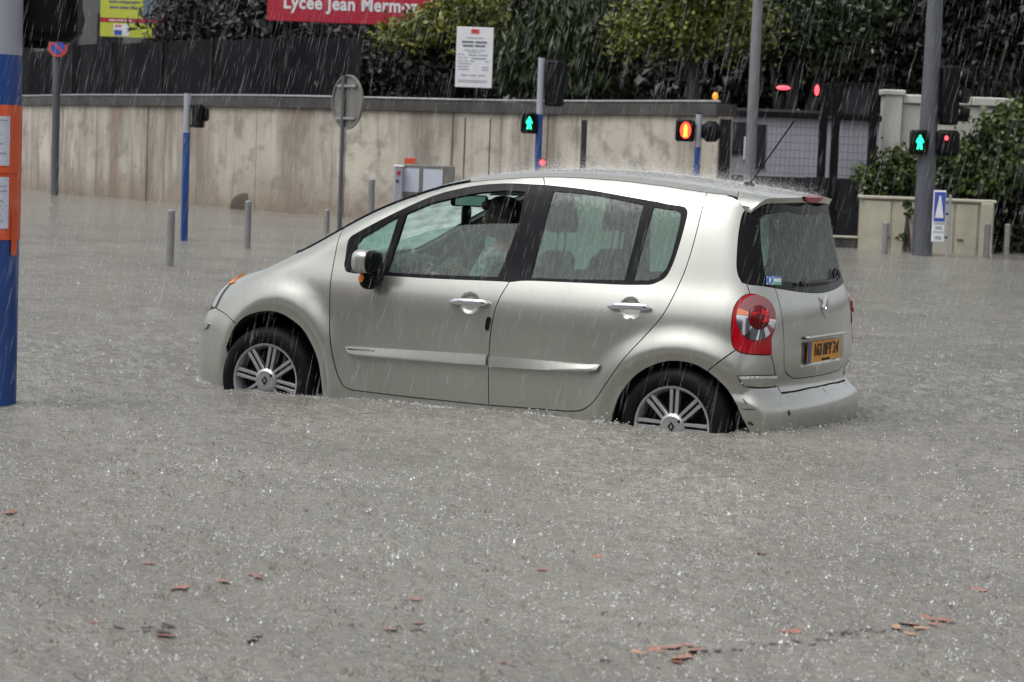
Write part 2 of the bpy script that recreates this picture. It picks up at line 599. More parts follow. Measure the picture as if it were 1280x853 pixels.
def panel(name, poly, material, parent, off=0.0, gap=.0028, flange=.016, weld=False, top=False, res=.032, disp=None, far=True, dense=(), bevel=0.0):
    """one body panel: outline on the body surface, filled, edges turned in. weld: both halves in one"""
    poly = np.array(poly, float)
    ar = np.sum(poly[:, 0] * np.roll(poly[:, 1], -1) - np.roll(poly[:, 0], -1) * poly[:, 1])
    if ar < 0: poly = poly[::-1]
    # even out and shrink by the gap
    dens = []
    for i in range(len(poly)):
        a, b = poly[i], poly[(i + 1) % len(poly)]
        n = max(1, int(np.hypot(*(b - a)) / .025))
        for k in range(n): dens.append(a + (b - a) * k / n)
    poly = np.array(dens)
    cf = centre_flag(poly, top)
    if gap:
        e = np.roll(poly, -1, 0) - poly
        n0 = np.stack([-e[:, 1], e[:, 0]], -1) / (np.linalg.norm(e, axis=1, keepdims=True) + 1e-9)
        nn = n0 + np.roll(n0, 1, 0)
        nn /= np.maximum(np.linalg.norm(nn, axis=1, keepdims=True), .3)
        p2 = poly + nn * gap
        k = 1 if top else 0
        p2[cf, k] = poly[cf, k]
        poly = p2
    mn, mx = poly.min(0), poly.max(0)
    gx, gy = np.meshgrid(np.arange(mn[0], mx[0], res), np.arange(mn[1], mx[1], res * .87))
    gx[1::2] += res / 2
    g = np.stack([gx.ravel(), gy.ravel()], -1)
    for dc, dr, ds in dense:
        g = g[np.hypot(*(g - dc).T) > dr]
        ax_, ay_ = np.meshgrid(np.arange(-dr, dr, ds), np.arange(-dr, dr, ds))
        h_ = np.stack([ax_.ravel(), ay_.ravel()], -1)
        g = np.concatenate([g, h_[np.hypot(*h_.T) < dr] + dc])
    g = g[inside(poly, g)]
    if len(g):
        dmin = np.full(len(g), 9.)
        for i in range(len(poly)):
            dmin = np.minimum(dmin, np.hypot(g[:, 0] - poly[i, 0], g[:, 1] - poly[i, 1]))
        g = g[dmin > res * .5]
    nb = len(poly)
    allv = [Vector(p) for p in np.concatenate([poly, g])] if len(g) else [Vector(p) for p in poly]
    r = delaunay_2d_cdt(allv, [(i, (i + 1) % nb) for i in range(nb)], [], 1, 1e-7)
    q = np.array([tuple(v) for v in r[0]]); tris = [tuple(f) for f in r[2]]
    P = (lift_top if top else lift_uv)(q)
    N = grad(P)
    if disp is not None: P = P + N * disp(P)[:, None]
    P = P + N * off
    cfl = centre_flag(q, top)
    P[cfl, 1] = 0
    # boundary of the filled outline
    cnt = {}
    for f in tris:
        for i in range(3):
            a, b = f[i], f[(i + 1) % 3]
            k = (min(a, b), max(a, b)); cnt.setdefault(k, []).append((a, b))
    if bevel:
        bs = {x for e in cnt.values() if len(e) == 1 and not (cfl[e[0][0]] and cfl[e[0][1]]) for x in e[0]}
        bs = np.array(sorted(bs)); P[bs] -= N[bs] * bevel
    V = [tuple(p) for p in P]
    faces = list(tris)
    inner = {}
    if flange:
        for k, e in cnt.items():
            if len(e) == 1:
                a, b = e[0]
                if cfl[a] and cfl[b]: continue
                for x in (a, b):
                    if x not in inner:
                        p = P[x] - N[x] * flange
                        if cfl[x]: p[1] = 0
                        inner[x] = len(V); V.append(tuple(p))
                faces.append((b, a, inner[a], inner[b]))

    def make(sgn):
        me = bpy.data.meshes.new(name)
        vv = [(p[0], p[1] * sgn, p[2]) for p in V]
        ff = faces if sgn > 0 else [tuple(reversed(f)) for f in faces]
        sm = [True] * len(ff)
        if weld:
            n = len(V)
            vv = vv + [(p[0], -p[1], p[2]) for p in V]
            ff = ff + [tuple(n + i for i in reversed(f)) for f in faces]
            sm = sm * 2
        me.from_pydata(vv, [], ff)
        bm = bmesh.new(); bm.from_mesh(me)
        if weld:
            bmesh.ops.remove_doubles(bm, verts=[v for v in bm.verts if abs(v.co.y) < 1e-6], dist=1e-5)
        bmesh.ops.recalc_face_normals(bm, faces=bm.faces)
        # outward
        f0 = max(bm.faces, key=lambda f: f.calc_area())
        c = f0.calc_center_median()
        gg = grad(np.array([tuple(c)]))[0]
        if f0.normal.dot(Vector(gg)) < 0: bmesh.ops.reverse_faces(bm, faces=bm.faces)
        bm.to_mesh(me); bm.free()
        me.polygons.foreach_set('use_smooth', [True] * len(me.polygons))
        me.set_sharp_from_angle(angle=R(48))
        me.materials.append(material)
        return link(bpy.data.objects.new(name, me), parent)

    o = make(1)
    if weld or not far: return o
    return o, make(-1)


car = empty('car')
car.matrix_world = CARM
tag(car, 'silver beige small hatchback stranded hub deep in flood water with its driver window half lowered', 'car')

# --- traced outlines (photo pixels on the near side)
YT = tab(([-.6, -.42, .05, .3, .8, 1.2, 1.6, 2.2, 2.62], [.52, .58, .665, .66, .625, .595, .580, .572, .558]))


def roof_edge(x0, x1, n=30):
    xs = np.linspace(x0, x1, n)
    return to_uv(lift_top(np.stack([xs, -YT(xs)], -1)))


door_front = cpx([(417.7, 325.5), (412.7, 360.3), (411.9, 406.7), (415, 441.5), (423.5, 472.5), (431.2, 484.1), (441, 488)])
X_AD = px([(424, 296)])[0][0]
ad_top = roof_edge(X_AD, X_AD + .001, 2)[:1]
door_front = join(catmull(np.array([ad_top[0], door_front[0]])), door_front)
door_bottom_f = cpx([(441, 488), (520, 497.5), (611, 506.8)])
bgap_low = cpx([(636.6, 352.5), (621.5, 379.6), (613.6, 414.5), (610.6, 460.9), (611, 506.8)])
door_bottom_r = cpx([(611, 506.8), (711.4, 514.4)])
rdoor_rear = cpx([(881.4, 246), (871.9, 285.4), (861, 324.4), (850.2, 352.6), (828.5, 393.8), (798.2, 428.5), (776.5, 452.4), (757, 480.5), (741.8, 502.2), (726.6, 513.1), (711.4, 514.4)])
X_RD = px([(882.5, 243)])[0][0]
dlo_f_bot = cpx([(432, 337), (437.4, 340.6), (473, 343.4), (536.6, 347.6), (621, 351.2), (636.6, 352.5)])
dlo_f_top = cpx([(432, 337), (430.8, 331), (431.7, 325.5), (434.3, 306.5), (437.4, 298), (448, 290.7), (494.4, 266.4), (536.6, 247.4), (568.2, 238), (600, 232.2), (631.5, 230.1), (665.2, 231.2), (681, 231.8)])
dlo_r_top = cpx([(681, 231.8), (729.4, 237.3), (782.2, 246.4), (822.8, 253.5), (851.2, 258.6), (857.3, 261.6), (859, 266.7), (855.3, 283), (847.2, 311.4), (840, 331.7), (832, 346), (822.8, 352), (810.6, 355.7), (782.2, 355.7), (721.3, 353), (660.3, 350.6), (636.6, 352.5)])
X_B = px([(684.5, 216)])[0][0]
b_top = join(catmull(np.array([to_uv(px([(681, 231.8)]))[0], roof_edge(X_B, X_B + .001, 2)[0]])))
arch_f = join(cxz([(-.262, .14), (-.268, .30)]), cpx([(283.2, 433.9), (292.7, 410.7), (307.5, 396), (330.7, 389.6), (351.8, 392.8), (375, 408.6), (387.6, 427.5), (397, 450.7), (401.3, 476)]), cxz([(.385, .20), (.40, .14)]))
arch_r = join(cxz([(2.12, .14), (2.13, .24)]), cpx([(764, 526), (767.5, 512.2), (774.4, 495), (788, 476), (805.3, 462.3), (826, 453.7), (843, 451.7), (863.8, 454.6), (884.4, 465), (903.3, 481.3), (917, 500), (927.3, 522.5)]), cxz([(2.885, .28), (2.91, .14)]))
bj_f = cpx([(297, 405.4), (282, 392.8), (269.5, 385)])
bj_r = cpx([(884.6, 464.2), (898, 453), (915, 440.8)])
lamp = catmull(to_uv(px([(937.4, 367.7), (925.7, 372.9), (917.4, 385.8), (914.4, 406.9), (915, 428), (919.8, 437.4), (930.3, 442), (948, 443.6), (962, 443.8), (964.2, 441.5), (964.2, 423.3), (967.9, 411.6), (969, 397.5), (964.3, 383.4), (953.8, 372.2)])), .012, close=True)
rg_out = cpx([(967.6, 360), (933.7, 355.2), (925.8, 349.6), (921.6, 337.6), (921.4, 321.7), (923.4, 293.8), (927.8, 269.9), (933.7, 262), (949.7, 255.4)])


def split_arc(c, pt):
    i = int(np.argmin(np.hypot(*(c - pt).T)))
    return c[:i + 1], c[i:]


af_front, af_back = split_arc(arch_f, bj_f[0])
ar_front, ar_back = split_arc(arch_r, bj_r[0])
i_l0 = int(np.argmin(np.hypot(*(lamp - to_uv(px([(938.5, 367.7)]))[0]).T)))     # lamp top
i_l1 = int(np.argmin(np.hypot(*(lamp - bj_r[-1]).T)))                            # bumper joint
i_l2 = int(np.argmin(np.hypot(*(lamp - to_uv(px([(963.8, 443)]))[0]).T)))         # inner bottom corner
n_l = len(lamp)


def lamp_arc(i, j):
    return np.array([lamp[k % n_l] for k in range(i, (j if j >= i else j + n_l) + 1)])


lamp_outer = lamp_arc(i_l0, i_l1)      # lamp top -> front side -> bumper joint
lamp_under = lamp_arc(i_l1, i_l2)
lamp_inner = lamp_arc(i_l2, i_l0)

# --- doors
fd = join(door_front, door_bottom_f, bgap_low[::-1], dlo_f_bot[::-1], dlo_f_top, b_top, roof_edge(X_B, X_AD))
rd = join(bgap_low, door_bottom_r, rdoor_rear[::-1], roof_edge(X_RD, X_B), b_top[::-1], dlo_r_top)
def recess(c):
    c = px([c])[0]
    return (to_uv(c[None])[0], .075, .007), (lambda P: -.017 * np.sqrt(np.clip(1 - (np.hypot(P[:, 0] - c[0], (P[:, 2] - c[2]) * 1.1) / .056) ** 2, 0, 1)))


dn, ds_ = recess((587.2, 379)); dn2, ds2 = recess((787.5, 385.3))
doors = panel('front_door', fd, M['paint'], car, res=.024, dense=[dn], disp=ds_)
rdoors = panel('rear_door', rd, M['paint'], car, res=.024, dense=[dn2], disp=ds2)
# --- front wing, sill, quarter panel
sill_z = .155
wing = join(door_front[::-1], roof_edge(X_AD, -.40, 24), cpx([(289, 349), (282, 361), (269.5, 385)]), bj_f[::-1], af_back,
            cxz([(.40, .14), (.50, .20)]), door_bottom_f[:1])
panel('front_wing', wing, M['paint'], car, res=.018)
i_rg = int(np.argmin(np.hypot(*(rg_out - to_uv(px([(934.7, 355.6)]))[0]).T)))
spo_pt = to_uv(px([(921, 249.5)]))
quarter = join(rdoor_rear, door_bottom_r[::-1], door_bottom_f[::-1], cxz([(.52, .26), (.50, .20)]), cxz([(.42, .14), (1.2, .13), (2.10, .14)]), ar_front, bj_r, lamp_outer[::-1], rg_out[i_rg:-2],
               cpx([(930.5, 257), (921, 249.5)]), roof_edge(2.60, X_RD))
panel('quarter_panel', quarter, M['paint'], car, res=.018)
# --- bumpers
fb_mid = to_uv(np.array([[XF_Z(.63), -.001, .63]]))[0]
front_bumper = join(af_front[::-1] if False else af_front, bj_f, cxz([(-.56, .64)]), [np.array([UMIN, fb_mid[1]])], [np.array([UMIN, SC * math.atan2(.16 - ZA, .48)])], cxz([(-.30, .14)]))
panel('front_bumper', front_bumper, M['paint'], car, weld=True, res=.022)
nose = join(cxz([(-.56, .64)]), to_uv(px([(284, 357)])), roof_edge(-.42, -.421, 2)[:1], to_uv(lift_top(np.array([[-.50, -.40], [-.56, -.2]]))), [np.array([UMIN, fb_mid[1] + .10])], [np.array([UMIN, fb_mid[1]])])
panel('nose_panel', nose, M['paint'], car, weld=True)
rear_low = [np.array([UMAX, SC * math.atan2(.17 - ZB, .78)])]
led = cpx([(976.5, 491.5), (985, 490.5), (1000, 488), (1020, 484)])
led_c = led[-1][1]
rear_bumper = join(ar_back[::-1] if False else bj_r[:1], bj_r, lamp_under, cpx([(964.3, 446), (969, 468), (976.5, 491.5)]), led, [np.array([UMAX, led_c])], rear_low,
                   to_uv(lift_uv(np.array([[XB + .6, -.50]]))), ar_back[::-1])
panel('rear_bumper', rear_bumper, M['paint'], car, weld=True, res=.018)
# --- tailgate: outer skin with the small drop hatch inside it, glass, spoiler
hatch_l = cpx([(969, 360.5), (976, 388), (979.6, 418.6), (980, 453.8), (983, 466.7), (991.3, 473.2)], .012)
hatch_b = join(hatch_l[-1:], cpx([(991.3, 473.2), (1000, 473), (1012.4, 471.4), (1026, 469.2)], .012))
hb_c = hatch_b[-1][1]
rg_low = cpx([(967.6, 360), (985, 362.6), (1008, 365.6)], .012)
rgl_c = rg_low[-1][1]
tail_outer = join(rg_out[:i_rg + 1][::-1], rg_out[:1], hatch_l, hatch_b, [np.array([UMAX, hb_c])], [np.array([UMAX, led_c])], led[::-1],
                  cpx([(976.5, 491.5), (969, 468), (964.3, 446)]), lamp_inner, rg_out[i_rg:i_rg + 1])
panel('tailgate', tail_outer, M['paint'], car, weld=True, res=.018)
pc = px([(1026, 442)])[0]
PZ, PX_ = .688, 2.985


def dish(P):
    y, z = np.abs(P[:, 1]), P[:, 2]
    m = sstep(.33, .315, y) * sstep(.625, .64, z) * sstep(.775, .765, z)
    return -.016 * m


drop = join(rg_low, [np.array([UMAX, rgl_c])], [np.array([UMAX, hb_c])], hatch_b[::-1], hatch_l[::-1])
drop_hatch = panel('drop_hatch', drop, M['paint'], car, weld=True, disp=dish, res=.016)
rgt_top = to_uv(lift_uv(np.array([[UMAX, SC * math.atan2(1.468 - ZB, .58)]])))[0]
rear_glass_black = join(rg_out, cpx([(949.7, 255.4), (969.6, 251.8)], .02), [np.array([UMAX, rgt_top[1]])], [np.array([UMAX, rgl_c])], rg_low[::-1])
rg_in = join(cpx([(949.7, 277.8), (952, 271.5), (960, 268), (985, 264.5)], .012), [np.array([UMAX, rgt_top[1] - .045])],
             [np.array([UMAX, rgl_c + .05])], cpx([(985, 352), (963, 349.8), (957, 346), (955, 338), (951, 305), (949.7, 277.8)], .012))


def ring_panel(name, outer, inner, material, parent, off=0.0, weld=False, width=None):
    """band between two outlines on the body surface (both run the same way round)"""
    def res(c, n=120):
        c = np.array(c); c = np.concatenate([c, c[:1]])
        s = np.concatenate([[0], np.cumsum(np.hypot(*np.diff(c, axis=0).T))])
        t = np.linspace(0, s[-1], n, endpoint=False)
        return np.stack([np.interp(t, s, c[:, 0]), np.interp(t, s, c[:, 1])], -1)
    o_, i_ = res(outer), res(inner)
    # match the starts
    if np.sum(o_[:, 0] * np.roll(o_[:, 1], -1) - np.roll(o_[:, 0], -1) * o_[:, 1]) * np.sum(i_[:, 0] * np.roll(i_[:, 1], -1) - np.roll(i_[:, 0], -1) * i_[:, 1]) < 0: i_ = i_[::-1]
    best = min(range(len(i_)), key=lambda k: np.sum((np.roll(i_, -k, 0) - o_) ** 2))
    i_ = np.roll(i_, -best, 0)
    n = len(o_)
    q = np.concatenate([o_, (o_ + i_) / 2, i_])
    P = lift_uv(q); N = grad(P); P = P + N * off
    P = np.concatenate([P, P[2 * n:3 * n] - N[2 * n:] * .01])
    f = []
    for r_ in range(3):
        for k in range(n):
            f.append((r_ * n + k, r_ * n + (k + 1) % n, (r_ + 1) * n + (k + 1) % n, (r_ + 1) * n + k))
    outs = []
    for sg in (1, -1):
        mb = MB(); mb.add([(p[0], p[1] * sg, p[2]) for p in P], f)
        outs.append(mb.build(name, material, parent, 50))
    return outs


# black printed border: the glass sheet is one pane, the border is a skin just inside it
band = panel('rear_window', rear_glass_black, M['glass_rear'], car, weld=True, flange=.008, gap=.004)
tag(band, kind='thing')
del band['kind']


def strip_between(name, outer_pts, inner_pts, material, parent, off, close=False, n=90, mirror=True):
    """open band between two curves (uv), running along both"""
    def res(c):
        c = np.array(c)
        s = np.concatenate([[0], np.cumsum(np.hypot(*np.diff(c, axis=0).T))])
        t = np.linspace(0, s[-1], n)
        return np.stack([np.interp(t, s, c[:, 0]), np.interp(t, s, c[:, 1])], -1)
    a, b = res(outer_pts), res(inner_pts)
    q = np.concatenate([a, a * .67 + b * .33, a * .33 + b * .67, b])
    P = lift_uv(q); P = P + grad(P) * off
    f = [(r_ * n + k, r_ * n + k + 1, (r_ + 1) * n + k + 1, (r_ + 1) * n + k) for r_ in range(3) for k in range(n - 1)]
    V = [tuple(p) for p in P]
    if mirror:
        m = len(V)
        V += [(p[0], -p[1], p[2]) for p in P]
        f += [tuple(m + i for i in reversed(g)) for g in f]
    mb = MB(); mb.add(V, f)
    return mb.build(name, material, parent, 50)


outer_band = join(rg_low[::-1] if False else [np.array([UMAX, rgl_c])], rg_low[::-1], rg_out, cpx([(949.7, 255.4), (969.6, 251.8)]), [np.array([UMAX, rgt_top[1]])])
inner_band = join([np.array([UMAX, rgl_c + .05])], cpx([(985, 352), (963, 349.8), (957, 346), (955, 338), (951, 305), (949.7, 277.8)], .012), cpx([(949.7, 277.8), (952, 271.5), (960, 268), (985, 264.5)], .012), [np.array([UMAX, rgt_top[1] - .045])])
strip_between('window_border', outer_band, inner_band, M['black_trim'], band, .0015)

# --- roof, windscreen, bonnet, spoiler (seen from above: X, Y)
WS_T = lambda y: 1.12 - .20 * (1 - (y / .60) ** 2)
WS_B = lambda y: .10 - .26 * (1 - (y / .66) ** 2)
SP_F = lambda y: 2.66 - .10 * (1 - (y / .56) ** 2)
SP_R = lambda y: 2.865 - .05 * (y / .56) ** 2 - .05 * (np.abs(y) / .56) ** 6


def edge_xy(x0, x1, n=24, d=0.0):
    xs = np.linspace(x0, x1, n)
    return np.stack([xs, -YT(xs) + d], -1)


def cross(fn, y0, y1, n=24):
    y = np.linspace(y0, y1, n)
    return np.stack([fn(y), y], -1)


yt = lambda x: float(YT(x))
roof = join(edge_xy(1.10, 2.655), cross(SP_F, -yt(2.655), 0), cross(WS_T, 0, -yt(1.10)))
roof_o = panel('roof', roof, M['paint'], car, weld=True, top=True, gap=.002)
wind = join(edge_xy(.12, 1.10, 30, .012), cross(WS_T, -yt(1.10) + .012, 0), cross(WS_B, 0, -yt(.12) + .012))
panel('windscreen', wind, M['glass_wind'], car, weld=True, top=True, flange=0, gap=.004)
bonnet = join(edge_xy(-.40, .10), cross(lambda y: WS_B(y) - .03, -yt(.1), 0), cross(lambda y: -.565 + .165 * (y / .58) ** 2, 0, -.58))
panel('bonnet', bonnet, M['paint'], car, weld=True, top=True)
ny, nx_ = 41, 9
V = []
for lay in (0, 1):
    for i in range(ny):
        y = -.575 + 1.15 * i / (ny - 1)
        a_ = abs(y)
        for k in range(nx_):
            t = k / (nx_ - 1)
            x = float(SP_F(min(a_, .56))) * (1 - t) + float(SP_R(a_)) * t
            z = float(T_X(x)) - .026 * (a_ / .6) ** 2 - .055 * max(0, (a_ - .47) / .105) ** 2 + .002
            if lay: z -= .006 + .026 * t ** .7; x -= .012 * t
            elif k == nx_ - 1: z -= .004
            V.append((x, y, z))
m_ = ny * nx_
f = [(i * nx_ + k, (i + 1) * nx_ + k, (i + 1) * nx_ + k + 1, i * nx_ + k + 1) for i in range(ny - 1) for k in range(nx_ - 1)]
f += [tuple(m_ + q_ for q_ in reversed(g)) for g in f]
rim_ = [i * nx_ for i in range(ny)] + [(ny - 1) * nx_ + k for k in range(1, nx_)] + [i * nx_ + nx_ - 1 for i in range(ny - 2, -1, -1)] + [k for k in range(nx_ - 2, 0, -1)]
f += [(rim_[k], rim_[(k + 1) % len(rim_)], m_ + rim_[(k + 1) % len(rim_)], m_ + rim_[k]) for k in range(len(rim_))]
spoiler = MB().add(V, f).build('spoiler', M['paint'], car, 45)
# seal between pillar and windscreen
for sg in (1, -1):
    xs = np.linspace(.08, 1.12, 40)
    P = lift_top(np.stack([xs, -YT(xs) + .006], -1))
    MB().tube([(p[0], p[1] * sg, p[2] + .003) for p in P], .007, 6).build('windscreen_seal', M['black_trim'], car)
# cowl with two wipers lying on it
ys_ = np.linspace(-.63, .63, 40)
P = lift_top(np.stack([WS_B(ys_) - .012, ys_], -1))
MB().tube([(p[0], p[1], p[2] + .002) for p in P], .016, 6).build('cowl', M['black_matte'], car)
for y0, y1 in ((.50, -.05), (-.05, -.55)):
    yy = np.linspace(y0, y1, 12)
    Q = lift_top(np.stack([WS_B(yy) + .03 + .05 * np.linspace(0, 1, 12), yy], -1))
    MB().tube([(q[0], q[1], q[2] + .012) for q in Q], .007, 5).build('wiper', M['black_matte'], car)
# third brake lamp under the spoiler lip
tb = np.linspace(-.135, .135, 13)
P = np.stack([SP_R(tb) + .006, tb, 0 * tb], -1)
zl = T_X(SP_R(tb))
mb = MB()
mb.add([(P[i, 0] + dx, P[i, 1], zl[i] + dz * (1 - (abs(tb[i]) / .16) ** 3)) for dx, dz in ((-.012, .004), (.012, -.002), (.006, -.030), (-.03, -.032)) for i in range(13)],
       [(r_ * 13 + k, r_ * 13 + k + 1, ((r_ + 1) % 4) * 13 + k + 1, ((r_ + 1) % 4) * 13 + k) for r_ in range(4) for k in range(12)])
mb.build('high_brake_lamp', M['red_lens'], car)

# --- side windows: black frame, panes
Bf = to_uv(px([(681, 231.8), (636.6, 352.5)]))
frame_poly_f = join(dlo_f_bot, cpx([(636.6, 352.5), (655, 300), (681, 231.8)]), dlo_f_top[::-1])
frame_poly_r = join(cpx([(681, 231.8), (655, 300), (636.6, 352.5)]), dlo_r_top[::-1])


def loop(pts, step=.012, close=True):
    return catmull(to_uv(px(pts)), step, close)


def lin(pts, step=.015):
    q = to_uv(px(pts)); return join(*[catmull(q[[i, (i + 1) % len(q)]], step) for i in range(len(q))])


q_glass = lin([(445.5, 306), (452.5, 297.5), (498.2, 270.4), (475.2, 338.6), (446, 336.5), (443.4, 330)])
f_open = lin([(507.6, 267.5), (536.6, 254.8), (570.3, 246.4), (599.8, 240.7), (631.5, 238), (656.8, 239.5), (648.3, 279), (622.3, 346.4), (552, 344), (483.4, 340.4)])
r_glass = lin([(692, 238.9), (716, 240.8), (741.6, 243.6), (772, 249.2), (804.5, 256.4), (795, 294), (780.4, 350.3), (720, 349.5), (662.6, 347.4), (677, 294)])
rq_glass = lin([(816.9, 258.8), (843, 262.4), (849, 264.5), (851.2, 269.5), (849.2, 281), (840, 317.5), (833, 335.8), (822.8, 347), (810.6, 351), (791.5, 351), (803, 307)])


def holed_panel(name, outer, holes, material, parent, off, depth_=.02, far=True):
    """flat-ish frame with openings; the openings get side walls"""
    pts, edges, mn = [], [], []
    for c in [outer] + holes:
        b = len(pts)
        pts += [Vector(p) for p in c]
        edges += [(b + i, b + (i + 1) % len(c)) for i in range(len(c))]
    o_ = np.array(outer)
    lo_, hi_ = o_.min(0), o_.max(0)
    gx, gy = np.meshgrid(np.arange(lo_[0], hi_[0], .03), np.arange(lo_[1], hi_[1], .03))
    g = np.stack([gx.ravel(), gy.ravel()], -1)
    keep = inside(o_, g)
    for h in holes: keep &= ~inside(np.array(h), g)
    allb = np.array([tuple(p) for p in pts])
    g = g[keep]
    g = g[[np.hypot(*(allb - p).T).min() > .012 for p in g]] if len(g) else g
    r = delaunay_2d_cdt(pts + [Vector(p) for p in g], edges, [], 0, 1e-7)
    q = np.array([tuple(v) for v in r[0]])
    tris = np.array([tuple(f) for f in r[2]])
    cen = q[tris].mean(1)
    k = inside(o_, cen)
    for h in holes: k &= ~inside(np.array(h), cen)
    tris = [tuple(t) for t in tris[k]]
    P = lift_uv(q); N = grad(P); P = P + N * off
    V = [tuple(p) for p in P]; fs_ = list(tris); inner = {}
    cnt = {}
    for f in tris:
        for i in range(3):
            a, b = f[i], f[(i + 1) % 3]
            cnt.setdefault((min(a, b), max(a, b)), []).append((a, b))
    for e in cnt.values():
        if len(e) == 1:
            a, b = e[0]
            for x in (a, b):
                if x not in inner: inner[x] = len(V); V.append(tuple(P[x] - N[x] * depth_))
            fs_.append((b, a, inner[a], inner[b]))
    outs = []
    for sg in ((1, -1) if far else (1,)):
        mb = MB(); mb.add([(p[0], p[1] * sg, p[2]) for p in V], fs_)
        outs.append(mb.build(name, material, parent if not isinstance(parent, tuple) else parent[0 if sg > 0 else 1], 45))
    return outs


holed_panel('window_frame', frame_poly_f, [q_glass, f_open], M['black_trim'], doors, -.001)
holed_panel('window_frame', frame_poly_r, [r_glass, rq_glass], M['black_trim'], rdoors, -.001)


def pane(name, poly, material, parents, off=-.007, far=True):
    poly = np.array(poly)
    c = poly.mean(0)
    poly = c + (poly - c) * 1.015
    n_, f_ = panel(name, poly, material, car, off=off, gap=0, flange=0)
    n_.parent = parents[0]
    if far: f_.parent = parents[1]
    else: bpy.data.objects.remove(f_)
    return n_


pane('quarter_light', q_glass, M['glass_side'], doors)
pane('rear_pane', r_glass, M['glass_side'], rdoors)
pane('rear_quarter_light', rq_glass, M['glass_side'], rdoors)
low = join(lin([(495.4, 302.3), (510, 297), (536.6, 288.6), (555, 284.6), (578.7, 281.2), (610, 279.6), (646.5, 279.3), (622.3, 346.4), (552, 344), (483.4, 340.4)]))
pane('lowered_pane', low, M['glass_low'], doors, off=-.012, far=False)['label'] = 'half lowered wet driver window pane'
n_, f_ = panel('front_pane', f_open, M['glass_side'], car, off=-.007, gap=0, flange=0)
bpy.data.objects.remove(n_); f_.parent = doors[1]

# --- tail lamps
ln, lf = panel('tail_lamp', lamp, M['red_lens'], car, off=.004, gap=.002, flange=.03, res=.012)
mb_ring = [panel('lamp_gasket', lamp, M['black_trim'], car, off=-.003, gap=-.003, flange=.02, res=.03)]
mb_ring[0][0].parent, mb_ring[0][1].parent = ln, lf


def ell_px(cx, cy, rx, ry, a0=0, a1=360, n=48, rot=0):
    t = np.radians(np.linspace(a0, a1, n, endpoint=(a1 - a0) < 359))
    c, s = math.cos(R(rot)), math.sin(R(rot))
    return [(cx + rx * math.cos(x) * c - ry * math.sin(x) * s, cy + rx * math.cos(x) * s + ry * math.sin(x) * c) for x in t]


def sec(a0, a1, r0=.52, r1=1.0, c=(944.6, 397.6), R_=(24.2, 28.0), c1=(947.8, 397.4), R1=(13.0, 15.3)):
    o = ell_px(*c, *R_, a0, a1, 24); i = ell_px(*c1, *R1, a0, a1, 24)
    return to_uv(px(o + i[::-1]))


M['lamp_dark'] = mat('lamp_dark_facet', (0.10, 0.10, 0.11), rough=.15, metal=.8)
for nm, poly, mt_, of in (('smoked_ring', sec(185, 365), 'pink_lens', .0075), ('amber_segment', sec(188, 205), 'pale_amber', .009),
                          ('chrome_reflector', sec(5, 187), 'chrome', .008), ('dark_facet', sec(62, 84), 'lamp_dark', .0092), ('dark_facet', sec(92, 128), 'lamp_dark', .0092), ('dark_facet', sec(30, 44), 'pink_lens', .0092)):
    a_, b_ = panel(nm, poly, M[mt_], car, off=of, gap=0, flange=.004, res=.008)
    a_.parent, b_.parent = ln, lf


def domed(P_c):
    return lambda P: .016 * np.clip(1 - (np.linalg.norm(P - P_c * np.array([1, -1, 1]) * np.array([1, -1, 1]), axis=1) / .062) ** 2, 0, 1)


cdot = px([(947.8, 397.4)])[0]
a_, b_ = panel('brake_lens', to_uv(px(ell_px(947.8, 397.4, 12.4, 14.8))), M['dark_red'], car, off=.010, gap=0, flange=.008, res=.008, disp=domed(cdot))
a_.parent, b_.parent = ln, lf
for k, bx_ in enumerate(((953.5, 392, 3.6, 3.4), (954, 400, 4.2, 3.2), (943.5, 393, 4.8, 1.4))):
    a_, b_ = panel('lens_facet', to_uv(px([(bx_[0] - bx_[2], bx_[1] - bx_[3]), (bx_[0] + bx_[2], bx_[1] - bx_[3]), (bx_[0] + bx_[2], bx_[1] + bx_[3]), (bx_[0] - bx_[2], bx_[1] + bx_[3])])), M['bright_red'], car, off=.024, gap=0, flange=.004, res=.01)
    a_.parent, b_.parent = ln, lf

# --- headlamp sliver and amber corner
for nm, pts, mt_ in (('headlamp', [(290.5, 350), (285, 355.2), (279, 361), (266.8, 383.6), (269.8, 385.2), (287, 357)], 'lamp_glass'),
                     ('indicator', [(301, 337.8), (291, 342.5), (281, 353.5), (285.2, 357), (293, 353.5), (299, 346)], 'amber')):
    P = px(pts)
    a_, b_ = panel(nm, to_uv(P), M[mt_], car, off=.008, gap=0, flange=.014, res=.008)

# --- rub strips on doors and bumper corner
def rub(name, upper, lower, parents, bright=None):
    poly = join(cpx(upper, .012), cpx(lower[::-1], .012))
    U_, L_ = px(upper[1:]), px(lower[1:])
    cu, cl = np.polyfit(U_[:, 0], U_[:, 2], 1), np.polyfit(L_[:, 0], L_[:, 2], 1)

    def prof(P):
        zu, zl = np.polyval(cu, P[:, 0]), np.polyval(cl, P[:, 0])
        t = np.clip((P[:, 2] - zl) / (zu - zl), 0, 1)
        return .006 + .0125 * (1 - t)
    a_, b_ = panel(name, poly, M['paint'], car, off=.006, gap=.0005, flange=.016, res=.006, disp=prof)
    a_.parent, b_.parent = parents
    return a_, b_


